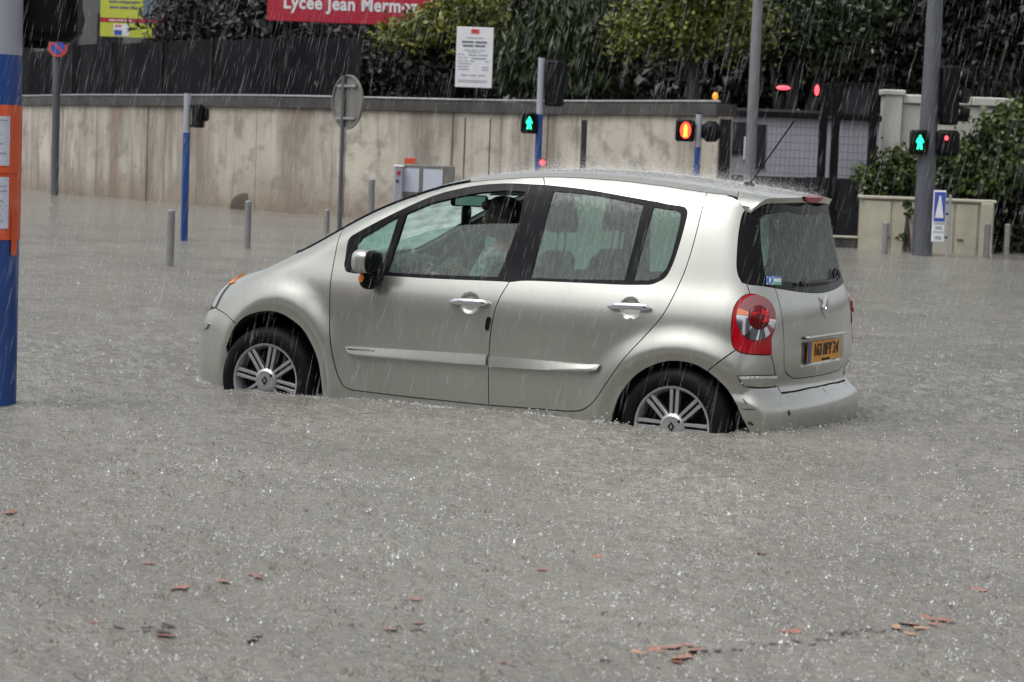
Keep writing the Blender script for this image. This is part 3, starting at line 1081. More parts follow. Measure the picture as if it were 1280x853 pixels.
rub('door_strip', [(433.2, 434.5), (437, 432.6), (470, 434.8), (540, 439.3), (609.3, 443.6)], [(433.2, 434.5), (440, 441.4), (470, 446.4), (540, 452), (609.3, 456.4)], doors)
rub('door_strip', [(612.2, 445.9), (680, 450.6), (745, 455), (751, 458)], [(612.2, 458.5), (680, 462), (742, 464.6), (751, 458)], rdoors)
hl = panel('strip_badge', join(cpx([(434.5, 435.2), (460, 436.6), (470, 437.4)], .01), cpx([(470, 444), (445, 441.6), (434.5, 435.2)], .01)), M['chrome'], car, off=.018, gap=0, flange=.004, res=.012)
hl[0].parent, hl[1].parent = doors
a_, b_ = panel('bumper_strip', join(cpx([(921.4, 470.4), (945, 469.8), (969, 469.3)], .012), cpx([(969, 469.3), (969.3, 482.5)], .012), cpx([(969.3, 482.5), (936, 483.2), (928, 478.8), (921.4, 470.4)], .012)), M['paint'], car, off=.020, gap=0, flange=.022, res=.008, bevel=.008)
for o_ in panel('strip_shadow_gap', join(cpx([(920.4, 469.8), (945, 469), (970, 468.6)], .012), cpx([(970, 468.6), (970.2, 484.3)], .012), cpx([(970.2, 484.3), (935, 484.8), (926.8, 479.6), (920.4, 469.8)], .012)), M['black_trim'], car, off=.002, gap=0, flange=0, res=.02): pass
a_, b_ = panel('bumper_strip', join(cpx([(251.2, 404), (258, 402.2), (262, 404.5), (258.5, 411.5), (252, 412.5)], .01)), M['paint'], car, off=.012, gap=0, flange=.012, res=.012)

for pts in ([(927.5, 499), (929, 498.6), (934.5, 504.5), (932.5, 505)], [(926, 511.3), (937, 511), (945, 512.2), (944, 513), (930, 512.6)], [(934, 528), (938, 526.5), (943, 531.5), (938, 533), (935.5, 531)], [(985.5, 512), (988.5, 517), (986, 521), (984.5, 516)]):
    a_, b_ = panel('scuff', to_uv(px(pts)), M['interior'], car, off=.0012, gap=0, flange=0, res=.02)
    bpy.data.objects.remove(b_)

# --- door handles, key plate
def handle(pxl, pxr, cup_c, cup_r, parents):
    a, b = px([pxl, pxr])
    N = grad(np.array([(a + b) / 2]))[0]
    n = 17
    for sg, p_ in ((1, parents[0]), (-1, parents[1])):
        V, fs_ = [], []
        for i in range(n):
            t = i / (n - 1)
            P = a + (b - a) * t + N * (.008 + .028 * math.sin(math.pi * min(max(t, .04), .96)) ** .55)
            w = .015 * min(1, (t * 9) ** .6, ((1 - t) * 14) ** .6) + .002
            th = .010
            for k in range(10):
                an = 2 * math.pi * k / 10
                V.append((P[0], (P[1] + math.cos(an) * th * (-1)) * sg, P[2] + math.sin(an) * w))
        for i in range(n - 1):
            for k in range(10): fs_.append((i * 10 + k, i * 10 + (k + 1) % 10, (i + 1) * 10 + (k + 1) % 10, (i + 1) * 10 + k))
        fs_ += [tuple(range(10)), tuple(range((n - 1) * 10, n * 10))]
        h_ = MB().add(V, fs_).build('handle', M['handle'], p_, 50)
        kp = a + (b - a) * .88 + N * .034
        MB().cyl((kp[0], kp[1] * sg, kp[2]), (kp[0], (kp[1] - .002) * sg - .003 * sg, kp[2]), .005, n=10).build('lock', M['black_matte'], h_)


handle((563, 377.5), (612.3, 380), (587.2, 379), (11.5, 11), doors)
handle((760.5, 383.8), (815, 386.2), (787.5, 385.3), (12.5, 11.5), rdoors)
kp = panel('key_plate', to_uv(px([(610, 396), (613.6, 397), (614.3, 400), (611.8, 411), (609.8, 413.8), (607, 412.5), (606.6, 409), (608, 399)])), M['black_trim'], car, off=.004, gap=0, flange=.006, res=.01)
kp[0].parent = doors[0]; bpy.data.objects.remove(kp[1])

# --- plate, diamond badge, wiper, sticker, antenna
def rear_pt(y, z):
    x = np.linspace(3.3, 2.4, 2000)
    k = np.nonzero(F(x, y + 0 * x, z + 0 * x) < 0)[0]
    return np.array([x[k[0]], y, z])


pm = rear_pt(0, .70)
plx = pm[0] - .016 + .006
plate = MB().box((plx, 0, .695), (.006, .52, .112), bev=.003).build('number_plate', M['plate'], drop_hatch)
MB().box((plx + .004, -.236, .695), (.003, .046, .108)).build('country_band', M['plate_blue'], plate)
RX = Matrix(((0, 0, 1, 0), (1, 0, 0, 0), (0, 1, 0, 0), (0, 0, 0, 1)))       # text lies in YZ facing +X
text_mesh('plate_number', '163 BFY 34', .088, M['plate_ink'], plate, Matrix.Translation((plx + .005, .022, .700)) @ RX, bold=.0015, sx=.95)['kind'] = 'stuff'
text_mesh('dealer_line', 'AUTOMOBILES 34', .016, M['plate_ink'], plate, Matrix.Translation((plx + .005, .022, .648)) @ RX)
mb = MB()
mb.box((plx + .010, 0, .775), (.03, .60, .012), bev=.004)
mb.build('plate_lamp_lip', M['paint'], drop_hatch)
bc = rear_pt(.0, .925)
bd = [(0, .070), (.048, 0), (0, -.070), (-.048, 0)]
bi = [(0, .038), (.025, 0), (0, -.038), (-.025, 0)]
mb = MB()
V = [(bc[0] + .004, y, .925 + z) for y, z in bd] + [(bc[0] + .016, y, .925 + z) for y, z in [(a_ * .82, b_ * .82) for a_, b_ in bd]] + [(bc[0] + .016, y, .925 + z) for y, z in bi] + [(bc[0] + .002, y * .9, .925 + z * .9) for y, z in bi]
mb.add(V, [(r_ * 4 + k, r_ * 4 + (k + 1) % 4, (r_ + 1) * 4 + (k + 1) % 4, (r_ + 1) * 4 + k) for r_ in range(3) for k in range(4)])
mb.build('diamond_badge', M['chrome'], drop_hatch, 20)
hub = rear_pt(.32, 1.085)
wp = MB(); wp.ell((hub[0] + .012, hub[1], hub[2]), (.025, .042, .036), 14, 10)
wp = wp.build('rear_wiper_hub', M['black_trim'], band)
ys2 = np.linspace(.32, -.30, 14)
MB().tube([rear_pt(y, 1.085 - .028 * min(1, (.32 - y) / .1)) + np.array([.022, 0, 0]) for y in ys2], .010, 6).build('wiper_arm', M['black_trim'], wp)
sp = px([(957.5, 345), (975.7, 345.6), (975.7, 357.3), (957.5, 356)])
stick_uv = to_uv(sp)
sw = mat('sticker_white', (0.62, 0.66, 0.72), .4); sb = mat('sticker_blue', (0.05, 0.14, 0.42), .4); sg_ = mat('sticker_green', (0.10, 0.36, 0.20), .4)
st = panel('sticker', join(lin([(957.5, 346), (975.7, 346), (975.7, 357), (957.5, 356)], .01)), sw, car, off=.004, gap=0, flange=0, res=.01)
bpy.data.objects.remove(st[1]); st[0].parent = band; st = st[0]
st['label'] = 'small blue, white and green sticker in the rear window corner'
for nm, poly, mt_ in (('sticker_roundel', ell_px(961.4, 350.6, 4.6, 5.2, n=20), sb), ('sticker_band', [(966, 352.6), (975.6, 353), (975.6, 357), (966, 356.4)], sg_), ('sticker_band', [(966, 346), (975.6, 346), (975.6, 348), (966, 348)], sb)):
    o1, o2 = panel(nm, to_uv(px(poly)), mt_, car, off=.0055, gap=0, flange=0, res=.01)
    bpy.data.objects.remove(o2); o1.parent = band
o1, o2 = panel('sticker_figure', to_uv(px([(960.6, 347.5), (962.4, 347.5), (962.8, 350.5), (961.6, 354), (960.4, 354)])), sw, car, off=.007, gap=0, flange=0, res=.01)
bpy.data.objects.remove(o2); o1.parent = band
ab = lift_top(np.array([[2.50, 0.0]]))[0]
an = MB(); an.ell((ab[0], 0, ab[2]), (.035, .02, .022), 12, 8)
an = an.build('antenna_foot', M['black_matte'], car)
at_ = np.array([2.735, .0, 1.90])
path = [ab + (at_ - ab) * t for t in np.linspace(0.02, 1, 60)]
MB().tube([tuple(p) for p in path], [.0048 if i % 2 else .0034 for i in range(60)], 6).build('antenna_whip', M['black_matte'], an)

# --- door mirror
for sg in (1, -1):
    c = np.array([.690, -.925 * sg, 1.022])
    mh = MB(); mh.ell((c[0] - .004, c[1], c[2]), (.066, .088, .066), 24, 14, e=.62)
    mh.v = [(min(v[0], c[0] + .034), v[1], v[2]) for v in mh.v]
    mirror = mh.build('door_mirror', M['paint'], doors[0 if sg > 0 else 1], 50)
    mk = MB(); mk.ell((c[0] - .004, c[1], c[2]), (.076, .084, .063), 24, 14, e=.62)
    mk.v = [(max(v[0], c[0] + .030), v[1], v[2]) for v in mk.v]
    mk.build('mirror_shroud', M['black_trim'], mirror, 50)
    ft = MB(); ft.ell((c[0] - .002, c[1] + .035 * sg, c[2] - .098), (.052, .055, .056), 18, 12, e=.85)
    ft = ft.build('mirror_foot', M['black_trim'], mirror, 50)
    MB().ell((c[0] - .020, c[1] - .006 * sg, c[2] - .093), (.026, .016, .027), 14, 10).build('repeater', M['amber'], mirror)
    MB().box((c[0] + .01, c[1] + .10 * sg, c[2] - .085), (.06, .10, .04), bev=.01).build('mirror_arm', M['black_trim'], mirror)

# --- wheels
def wheel(X, sg, steer=0.0, spin=0.0):
    w = bpy.data.objects.new('wheel', None); link(w, car)
    w.location = (X, -.735 * sg, .302); w.rotation_euler = (0, 0, steer + (math.pi if sg < 0 else 0))
    # local: outer face towards -Y
    t = MB(); t.lathe([(.200, .09), (.235, .095), (.278, .085), (.298, .06), (.302, .03), (.302, -.03), (.298, -.062), (.276, -.090), (.240, -.096), (.212, -.090), (.205, -.075)], (0, 0, 0), 'Y', 64)
    t.build('tyre', M['rubber'], w, 60)
    r_ = MB(); r_.lathe([(.200, .08), (.185, .07), (.180, -.04), (.190, -.072), (.197, -.088), (.2075, -.092), (.209, -.083), (.204, -.072)], (0, 0, 0), 'Y', 64)
    rim = r_.build('rim', M['alloy_dull'], w, 40)
    d = MB(); d.lathe([(.0, -.012), (.186, -.008), (.186, .03)], (0, 0, 0), 'Y', 40); d.build('brake_disc', M['black_matte'], w)
    for k in range(8):
        a = spin + 2 * math.pi * k / 8
        for s_ in (-1, 1):
            ca, sa = math.cos(a), math.sin(a)
            nx, nz = -sa, ca
            o0, o1_ = .052, .193
            off0, off1 = .0145 * s_, .0165 * s_
            wd0, wd1 = .0085, .0105
            V = []
            for (rr, of, wd, yo) in ((o0, off0, wd0, -.080), ((o0 + o1_) / 2, (off0 + off1) / 2, (wd0 + wd1) / 2, -.079), (o1_, off1, wd1, -.082)):
                for q_, yy in ((-wd, yo + .004), (-wd * .7, yo), (wd * .7, yo), (wd, yo + .004), (wd, yo + .03), (-wd, yo + .03)):
                    V.append((ca * rr + nx * (of + q_), yy, sa * rr + nz * (of + q_)))
            fs_ = [(j * 6 + i, j * 6 + (i + 1) % 6, (j + 1) * 6 + (i + 1) % 6, (j + 1) * 6 + i) for j in range(2) for i in range(6)] + [(0, 1, 2, 3, 4, 5), (17, 16, 15, 14, 13, 12)]
            MB().add(V, fs_).build('spoke', M['alloy'], w, 30)
    h = MB(); h.lathe([(.0, -.094), (.020, -.0945), (.054, -.091), (.060, -.086), (.066, -.084), (.070, -.076), (.072, -.05)], (0, 0, 0), 'Y', 40)
    h.build('hub_cap', M['alloy'], w, 30)
    b_ = MB(); b_.add([(0, -.0985, .028), (.019, -.0985, 0), (0, -.0985, -.028), (-.019, -.0985, 0), (0, -.0985, .013), (.009, -.0985, 0), (0, -.0985, -.013), (-.009, -.0985, 0)], [(0, 1, 5, 4), (1, 2, 6, 5), (2, 3, 7, 6), (3, 0, 4, 7)])
    b_.build('hub_badge', M['black_matte'], w)
    MB().cyl((.040, -.088, .030), (.040, -.097, .030), .0075, n=10).build('wheel_nut', M['black_matte'], w)
    return w


wheel(0.0, 1, R(2.0), R(80)); wheel(2.482, 1, 0, R(90)); wheel(0.0, -1, R(2.0), R(10)); wheel(2.482, -1, 0, R(30))
# wheel housings
for X, rr in ((.045, .385), (2.50, .375)):
    for sg in (1, -1):
        n = 28
        V = []
        for (rad, y) in ((rr, -.835), (rr + .012, -.70), (rr + .012, -.45), (.05, -.45)):
            for i in range(n):
                a = math.pi * 1.24 * i / (n - 1) - math.pi * .12
                V.append((X + rad * math.cos(a), max(y, y) * sg, .30 + rad * math.sin(a)))
        # outer lip follows the panel
        for i in range(n):
            x, y, z = V[i]
            V[i] = (x, (side_pt(x, max(z, .16))[1] + .012) * sg, z)
        f = [(r_ * n + i, r_ * n + i + 1, (r_ + 1) * n + i + 1, (r_ + 1) * n + i) for r_ in range(3) for i in range(n - 1)]
        MB().add(V, f).build('wheel_housing', M['black_matte'], car)

# --- inside: door lining, floor, dashboard, seats, steering wheel, mirror
belt = cpx([(432, 337), (536.6, 347.6), (636.6, 352.5), (721.3, 353), (810.6, 355.7), (845, 352), (880, 352), (920, 352)])
lin_poly = join(belt, cxz([(2.75, .95), (2.75, .72), (2.0, .70), (1.9, .25), (.48, .25), (.40, .60), (.38, .90)]))
panel('door_lining', lin_poly, M['interior'], car, off=-.045, gap=0, flange=0, res=.05)
MB().box((1.35, 0, .23), (2.3, 1.44, .05)).box((2.5, 0, .55), (.75, 1.0, .5)).box((.12, 0, .62), (.06, 1.2, .7)).build('cabin_floor', M['interior'], car)
M['trim_light'] = mat('pillar_trim', (0.24, 0.25, 0.24), rough=.9)
pil = join(cpx([(848, 352), (862, 322), (872, 285), (880, 252)]), roof_edge(2.55, 2.60, 3), cpx([(927, 275), (922, 300), (921, 335)]), cxz([(2.78, .95)]), cxz([(2.4, .95)]))
panel('pillar_lining', pil, M['trim_light'], car, off=-.04, gap=0, flange=0, res=.05)
hl_poly = join(edge_xy(1.13, 2.6, 24, .03), cross(SP_F, -yt(2.6) + .03, 0), cross(WS_T, 0, -yt(1.1) + .03))
panel('roof_lining', hl_poly, M['lining'], car, weld=True, top=True, off=-.03, gap=.01, flange=0, res=.06)
dash = MB()
pr = [(.18, .95), (.45, 1.005), (.66, .985), (.74, .93), (.76, .80), (.70, .62), (.60, .50), (.18, .50)]
dash.add([(x, y, z) for y in (-.68, .68) for x, z in pr], [tuple(range(8)), tuple(range(15, 7, -1))] + [(i, (i + 1) % 8, 8 + (i + 1) % 8, 8 + i) for i in range(8)])
dash.build('dashboard', M['interior'], car, 40)
hood_ = MB(); hood_.ell((.66, -.36, 1.005), (.12, .17, .05), 16, 10, e=.8); hood_.build('instrument_hood', M['interior'], car)


def seat(X, Y, w=.48, hr=True, lean=.2, top=1.13):
    s_ = bpy.data.objects.new('seat', None); link(s_, car); s_.location = (X, Y, 0)
    q = MB(); q.ell((-.27, 0, .50), (.30, w / 2, .12), 20, 12, e=.55); q.build('cushion', M['seat'], s_, 60)
    b_ = MB()
    n, m_ = 14, 20
    V = []
    for j in range(n):
        t = j / (n - 1)
        z = .45 + (top - .45) * t
        x = lean * t
        ww = w / 2 * (1 - .24 * t ** 3) * (1 if t < .9 else math.sqrt(max(0.05, 1 - ((t - .9) / .1) ** 2 * .8)))
        th = .085 * (1 - .35 * t)
        for k in range(m_):
            a = 2 * math.pi * k / m_
            pw = lambda v_: math.copysign(abs(v_) ** .6, v_)
            V.append((x + th * pw(math.cos(a)), ww * pw(math.sin(a)), z))
    f = [(j * m_ + k, j * m_ + (k + 1) % m_, (j + 1) * m_ + (k + 1) % m_, (j + 1) * m_ + k) for j in range(n - 1) for k in range(m_)] + [tuple(range(m_)), tuple(range((n - 1) * m_, n * m_))]
    b_.add(V, f); b_.build('backrest', M['seat'], s_, 60)
    if hr:
        x = lean * 1.08
        h = MB()
        V, f = [], []
        prof = [(1.235, .125, .05), (1.25, .135, .06), (1.31, .118, .06), (1.38, .095, .05), (1.43, .065, .04), (1.445, .04, .02)]
        for z, ww, th in prof:
            for k in range(16):
                a = 2 * math.pi * k / 16
                pw = lambda v_: math.copysign(abs(v_) ** .7, v_)
                V.append((x + th * pw(math.cos(a)), ww * pw(math.sin(a)), z))
        f = [(j * 16 + k, j * 16 + (k + 1) % 16, (j + 1) * 16 + (k + 1) % 16, (j + 1) * 16 + k) for j in range(5) for k in range(16)] + [tuple(range(16)), tuple(range(80, 96))]
        h.add(V, f); h.build('headrest', M['seat'], s_, 60)
        for sy in (-.05, .05):
            MB().cyl((x - .01, sy, top - .05), (x, sy, 1.25), .008, n=8).build('headrest_post', M['alloy_dull'], s_)
    return s_


seat(1.36, -.36); seat(1.36, .36)
seat(2.28, -.36, .56, False, .22, 1.05); seat(2.28, .36, .56, False, .22, 1.05)
M['mirror_glass'] = mat('mirror_glass', (.45, .62, .56), rough=.08, metal=.9)
sw_ = MB()
ring = []
sc_ = Vector((.86, -.36, .93)); ax1 = Vector((0, 1, 0)); ax2 = Vector((.42, 0, .91))
pts = [sc_ + (ax1 * math.cos(t) + ax2 * math.sin(t)) * .185 for t in np.linspace(0, 2 * math.pi, 41)]
sw_.tube(pts, .016, 8, caps=False)
for a in (0, math.pi, -math.pi / 2):
    sw_.tube([sc_, sc_ + (ax1 * math.cos(a) + ax2 * math.sin(a)) * .18], .014, 6)
sw_.ell(sc_, (.04, .06, .06), 12, 8)
sw_.build('steering_wheel', M['black_matte'], car, 60)
MB().tube([(.60, -.36, .82), tuple(sc_)], .035, 8).build('steering_column', M['black_matte'], car)
mm = MB(); mm.box((.81, -.02, 1.362), (.035, .24, .068), rot=Matrix.Rotation(R(-32), 3, 'Z'), bev=.012)
mm = mm.build('rear_view_mirror', M['black_trim'], car, 50)
MB().box(Vector((.81, -.02, 1.362)) + Matrix.Rotation(R(-32), 3, 'Z') @ Vector((.019, -.005, 0)), (.004, .195, .052), rot=Matrix.Rotation(R(-32), 3, 'Z')).build('mirror_glass', M['mirror_glass'], mm)
MB().tube([(.80, -.02, 1.38), (.74, -.01, 1.45)], .010, 6).build('mirror_stalk', M['black_trim'], mm)
ug = MB(); ug.box((.80, -.03, 1.27), (.028, .06, .12), rot=Matrix.Rotation(R(-30), 3, 'Z'), bev=.008); ug.build('dash_gadget', M['black_trim'], car)
for sg in (1, -1):
    MB().box((.92, .34 * sg, 1.435), (.16, .40, .02), rot=Matrix.Rotation(R(-24), 3, 'Y'), bev=.008).build('sun_visor', M['lining'], car)
# ------------------------------------------------------------------ flood water
def water_mat():
    m = bpy.data.materials.new('flood_water'); m.use_nodes = True
    nt = m.node_tree; b = nt.nodes['Principled BSDF']; L = nt.links.new
    b.inputs['Roughness'].default_value = 0.14
    b.inputs['IOR'].default_value = 1.33
    geo = nt.nodes.new('ShaderNodeNewGeometry')
    # muddy water, a little streaky
    mp = nt.nodes.new('ShaderNodeMapping'); mp.inputs['Scale'].default_value = (0.35, 0.8, 1); mp.inputs['Rotation'].default_value = (0, 0, 0.5)
    n0 = nt.nodes.new('ShaderNodeTexNoise'); n0.inputs['Scale'].default_value = 1.2; n0.inputs['Detail'].default_value = 6
    cr = nt.nodes.new('ShaderNodeValToRGB')
    cr.color_ramp.elements[0].position = .3; cr.color_ramp.elements[0].color = (0.150, 0.145, 0.128, 1)
    cr.color_ramp.elements[1].position = .7; cr.color_ramp.elements[1].color = (0.195, 0.188, 0.167, 1)
    L(geo.outputs['Position'], mp.inputs[0]); L(mp.outputs[0], n0.inputs['Vector']); L(n0.outputs['Fac'], cr.inputs[0]); L(cr.outputs[0], b.inputs['Base Color'])
    # rain rings at three sizes and small chop
    prev = None
    for sc, fr, amp, se in ((7.0, 34.0, .55, 0.0), (13.0, 30.0, .5, 3.7), (26.0, 24.0, .35, 8.1)):
        ad = nt.nodes.new('ShaderNodeVectorMath'); ad.operation = 'ADD'; ad.inputs[1].default_value = (se, se * 1.7, 0)
        fl = nt.nodes.new('ShaderNodeVectorMath'); fl.operation = 'MULTIPLY'; fl.inputs[1].default_value = (1, 1, 0)
        L(geo.outputs['Position'], fl.inputs[0]); L(fl.outputs[0], ad.inputs[0])
        vo = nt.nodes.new('ShaderNodeTexVoronoi'); vo.inputs['Scale'].default_value = sc
        L(ad.outputs[0], vo.inputs['Vector'])
        sn = nt.nodes.new('ShaderNodeMath'); sn.operation = 'MULTIPLY_ADD'; sn.inputs[1].default_value = fr
        cm = nt.nodes.new('ShaderNodeSeparateColor'); L(vo.outputs['Color'], cm.inputs[0])
        ph = nt.nodes.new('ShaderNodeMath'); ph.operation = 'MULTIPLY'; ph.inputs[1].default_value = 6.28
        L(cm.outputs[0], ph.inputs[0]); L(vo.outputs['Distance'], sn.inputs[0]); L(ph.outputs[0], sn.inputs[2])
        si = nt.nodes.new('ShaderNodeMath'); si.operation = 'SINE'; L(sn.outputs[0], si.inputs[0])
        fa = nt.nodes.new('ShaderNodeMapRange'); fa.inputs[1].default_value = 0.0; fa.inputs[2].default_value = 0.55; fa.inputs[3].default_value = 1.0; fa.inputs[4].default_value = 0.0
        L(vo.outputs['Distance'], fa.inputs[0])
        mu = nt.nodes.new('ShaderNodeMath'); mu.operation = 'MULTIPLY'; L(si.outputs[0], mu.inputs[0]); L(fa.outputs[0], mu.inputs[1])
        mu2 = nt.nodes.new('ShaderNodeMath'); mu2.operation = 'MULTIPLY_ADD'; mu2.inputs[1].default_value = amp
        L(mu.outputs[0], mu2.inputs[0])
        if prev is not None: L(prev.outputs[0], mu2.inputs[2])
        prev = mu2
    for sc, amp in ((9.0, 2.2), (30.0, 1.5), (90.0, .9)):
        nz = nt.nodes.new('ShaderNodeTexNoise'); nz.inputs['Scale'].default_value = sc; nz.inputs['Detail'].default_value = 3
        L(geo.outputs['Position'], nz.inputs['Vector'])
        ma = nt.nodes.new('ShaderNodeMath'); ma.operation = 'MULTIPLY_ADD'; ma.inputs[1].default_value = amp
        L(nz.outputs['Fac'], ma.inputs[0]); L(prev.outputs[0], ma.inputs[2]); prev = ma
    bp = nt.nodes.new('ShaderNodeBump'); bp.inputs['Strength'].default_value = 1.0; bp.inputs['Distance'].default_value = 0.008
    L(prev.outputs[0], bp.inputs['Height']); L(bp.outputs[0], b.inputs['Normal'])
    return m


M['water'] = water_mat()
# polar sheet, fine where the photograph looks, coarse all round to the horizon
nad = np.array([CAM[0], CAM[1]])
a0 = math.atan2(fwd[1], fwd[0])
ang = np.concatenate([np.linspace(-math.pi, -.42, 26)[:-1], np.linspace(-.42, .42, 406), np.linspace(.42, math.pi, 26)[1:-1]]) + a0
rad = np.concatenate([[0.4, 1.2, 2.2, 3.2], np.geomspace(4.2, 5.1, 40)[:-1], np.geomspace(5.1, 12.5, 680)[:-1], np.geomspace(12.5, 36, 300), np.geomspace(37, 400, 50)])
RR, AA = np.meshgrid(rad, ang, indexing='ij')
WX, WY = nad[0] + RR * np.cos(AA), nad[1] + RR * np.sin(AA)
H = np.zeros_like(WX)
for k in range(26):
    lam = .10 * 1.16 ** k * .8
    th_ = rng.uniform(0, 2 * math.pi); ph_ = rng.uniform(0, 6.28)
    cell = RR * .0025
    H += .0030 * lam ** .45 * np.clip(1.4 - 3.2 * cell / lam, 0, 1) * np.sin(2 * math.pi / lam * (WX * math.cos(th_) + WY * math.sin(th_)) + ph_)
# rings and pits made by drops
for k in range(12500):
    r0 = math.sqrt(rng.uniform(4.8 ** 2, 16.0 ** 2)); t0 = a0 + rng.uniform(-.40, .40)
    i = np.searchsorted(rad, r0); j = np.searchsorted(ang, t0)
    pit = rng.uniform() < .55
    rr = rng.uniform(.016, .034) if pit else rng.uniform(.03, .085)
    dr_ = rad[min(i + 1, len(rad) - 1)] - rad[i - 1]
    di = int(2 * (rr + .045) / dr_) + 2; dj = int((rr + .045) / (r0 * .00207)) + 2
    sl = (slice(max(i - di, 0), i + di), slice(max(j - dj, 0), j + dj))
    cx_, cy_ = nad[0] + r0 * math.cos(t0), nad[1] + r0 * math.sin(t0)
    d = np.hypot(WX[sl] - cx_, WY[sl] - cy_)
    if pit: H[sl] += rng.uniform(.004, .010) * np.exp(-((d - rr) / .010) ** 2) - rng.uniform(.010, .022) * np.exp(-(d / (rr * .75)) ** 2)
    else: H[sl] += rng.uniform(.0015, .0045) * (np.exp(-((d - rr) / .011) ** 2) - .6 * np.exp(-((d - rr + .022) / .011) ** 2))
nr_, na_ = RR.shape


def water_z(P):
    """height of the disturbed surface at points (x, y)"""
    d = np.atleast_2d(P)[:, :2] - nad
    r_ = np.hypot(*d.T)
    t_ = (np.arctan2(d[:, 1], d[:, 0]) - (a0 - math.pi)) % (2 * math.pi) + a0 - math.pi
    i_ = np.clip(np.searchsorted(rad, r_), 1, nr_ - 1); j_ = np.clip(np.searchsorted(ang, t_), 1, na_ - 1)
    return WATER + (H[i_, j_] + H[i_ - 1, j_] + H[i_, j_ - 1] + H[i_ - 1, j_ - 1]) / 4


V = np.stack([WX, WY, WATER + H], -1).reshape(-1, 3)
ii, jj = np.meshgrid(np.arange(nr_ - 1), np.arange(na_), indexing='ij')
j2 = (jj + 1) % na_
Fq = np.stack([ii * na_ + jj, (ii + 1) * na_ + jj, (ii + 1) * na_ + j2, ii * na_ + j2], -1).reshape(-1, 4)
V = np.concatenate([V, [[nad[0], nad[1], WATER]]])
water = raw_mesh('flood_water', V, Fq, M['water'], smooth=True)
tag(water, 'grey brown flood water pocked by rain', kind='structure')

# splashes where drops strike: little crowns and beads
M['splash'] = mat('splash_water', (0.70, 0.70, 0.70), rough=0.15, spec=0.8)


def splash_mesh(P, S, rnd):
    """P centres, S heights: a bead on a stem and four leaning spikes each"""
    n = len(P)
    V, Fs = [], []
    # spikes: tetra blades
    for k in range(4):
        a = rnd.uniform(0, 2 * math.pi, n); lean = rnd.uniform(.35, .9, n) if k else np.zeros(n)
        h = S * rnd.uniform(.45, 1.0, n); w = S * rnd.uniform(.10, .2, n) + .0012
        rb = S * .45 * (1 if k else 0)
        ca, sa = np.cos(a), np.sin(a)
        base = P + np.stack([ca * rb, sa * rb, 0 * a - .002], -1)
        tip = base + np.stack([ca * h * lean, sa * h * lean, h], -1)
        t1 = np.stack([-sa * w, ca * w, 0 * w], -1); t2 = np.stack([ca * w, sa * w, 0 * w], -1)
        b = sum(len(x) for x in V)
        V += [base + t1, base - t1, base + t2, tip]
        i = np.arange(n)
        q = [b + i, b + n + i, b + 2 * n + i, b + 3 * n + i]
        Fs += [np.stack([q[0], q[1], q[3]], -1), np.stack([q[1], q[2], q[3]], -1), np.stack([q[2], q[0], q[3]], -1)]
    # beads: octahedra flying off
    for k in range(1):
        r_ = S * rnd.uniform(.08, .2, n) + .0012
        c = P + np.stack([rnd.normal(0, 1, n) * S * .8, rnd.normal(0, 1, n) * S * .8, S * rnd.uniform(.5, 1.6, n)], -1)
        b = sum(len(x) for x in V)
        for d in ((1, 0, 0), (0, 1, 0), (-1, 0, 0), (0, -1, 0), (0, 0, 1), (0, 0, -1)):
            V.append(c + np.array(d) * r_[:, None])
        i = np.arange(n)
        q = [b + z * n + i for z in range(6)]
        for a_ in range(4):
            Fs += [np.stack([q[a_], q[(a_ + 1) % 4], q[4]], -1), np.stack([q[(a_ + 1) % 4], q[a_], q[5]], -1)]
    return np.concatenate(V), np.concatenate(Fs)


ns = 32000
r_s = 4.8 + rng.gamma(1.6, 5.6, ns)
r_s = np.where((r_s > 48) | (rng.uniform(0, 1, ns) < .22), np.sqrt(rng.uniform(4.8 ** 2, 9.5 ** 2, ns)), r_s)
t_s = a0 + rng.uniform(-.40, .40, ns)
Ps = np.stack([nad[0] + r_s * np.cos(t_s), nad[1] + r_s * np.sin(t_s), np.full(ns, WATER)], -1)
ok = ~((Ps[:, 0] > -.75) & (Ps[:, 0] < 3.05) & (np.abs(Ps[:, 1]) < .85))
Ps = Ps[ok]
Ss = rng.gamma(1.6, .0020, len(Ps)) + .0014
# a restless edge where the water laps against the car
th_ = rng.uniform(0, 2 * math.pi, 1500)
lo_, hi_ = np.zeros(1500) + .3, np.zeros(1500) + 3.0
for _ in range(30):
    m_ = (lo_ + hi_) / 2
    ins = F(1.2 + m_ * np.cos(th_), m_ * np.sin(th_), .275 + 0 * m_) < 0
    lo_, hi_ = np.where(ins, m_, lo_), np.where(ins, hi_, m_)
lo_ = lo_ + np.abs(rng.normal(0, .018, 1500))
ed = np.stack([1.2 + lo_ * np.cos(th_), lo_ * np.sin(th_), WATER + 0 * th_], -1)
Ps = np.concatenate([Ps, ed]); Ss = np.concatenate([Ss, rng.gamma(2.0, .003, 1500) + .002])
Ps[:, 2] = water_z(Ps)
v_, f_ = splash_mesh(Ps, Ss, rng)
tag(raw_mesh('rain_splashes', v_, f_, M['splash']), 'tiny white splashes of raindrops all over the flood water', kind='stuff')
# ------------------------------------------------------------------ street furniture and background
RZ0 = -YAW                                  # local X to the camera's right, local Y away from it


def ground_at(u, D, z=WATER):
    lo, hi = -400.0, 2000.0
    for _ in range(50):
        m_ = (lo + hi) / 2
        if at_depth(u, m_, D)[2] > z: lo = m_
        else: hi = m_
    return at_depth(u, lo, D)


def px_m(D): return FPX / D


def zat(u, v, D): return float(at_depth(u, v, D)[2])


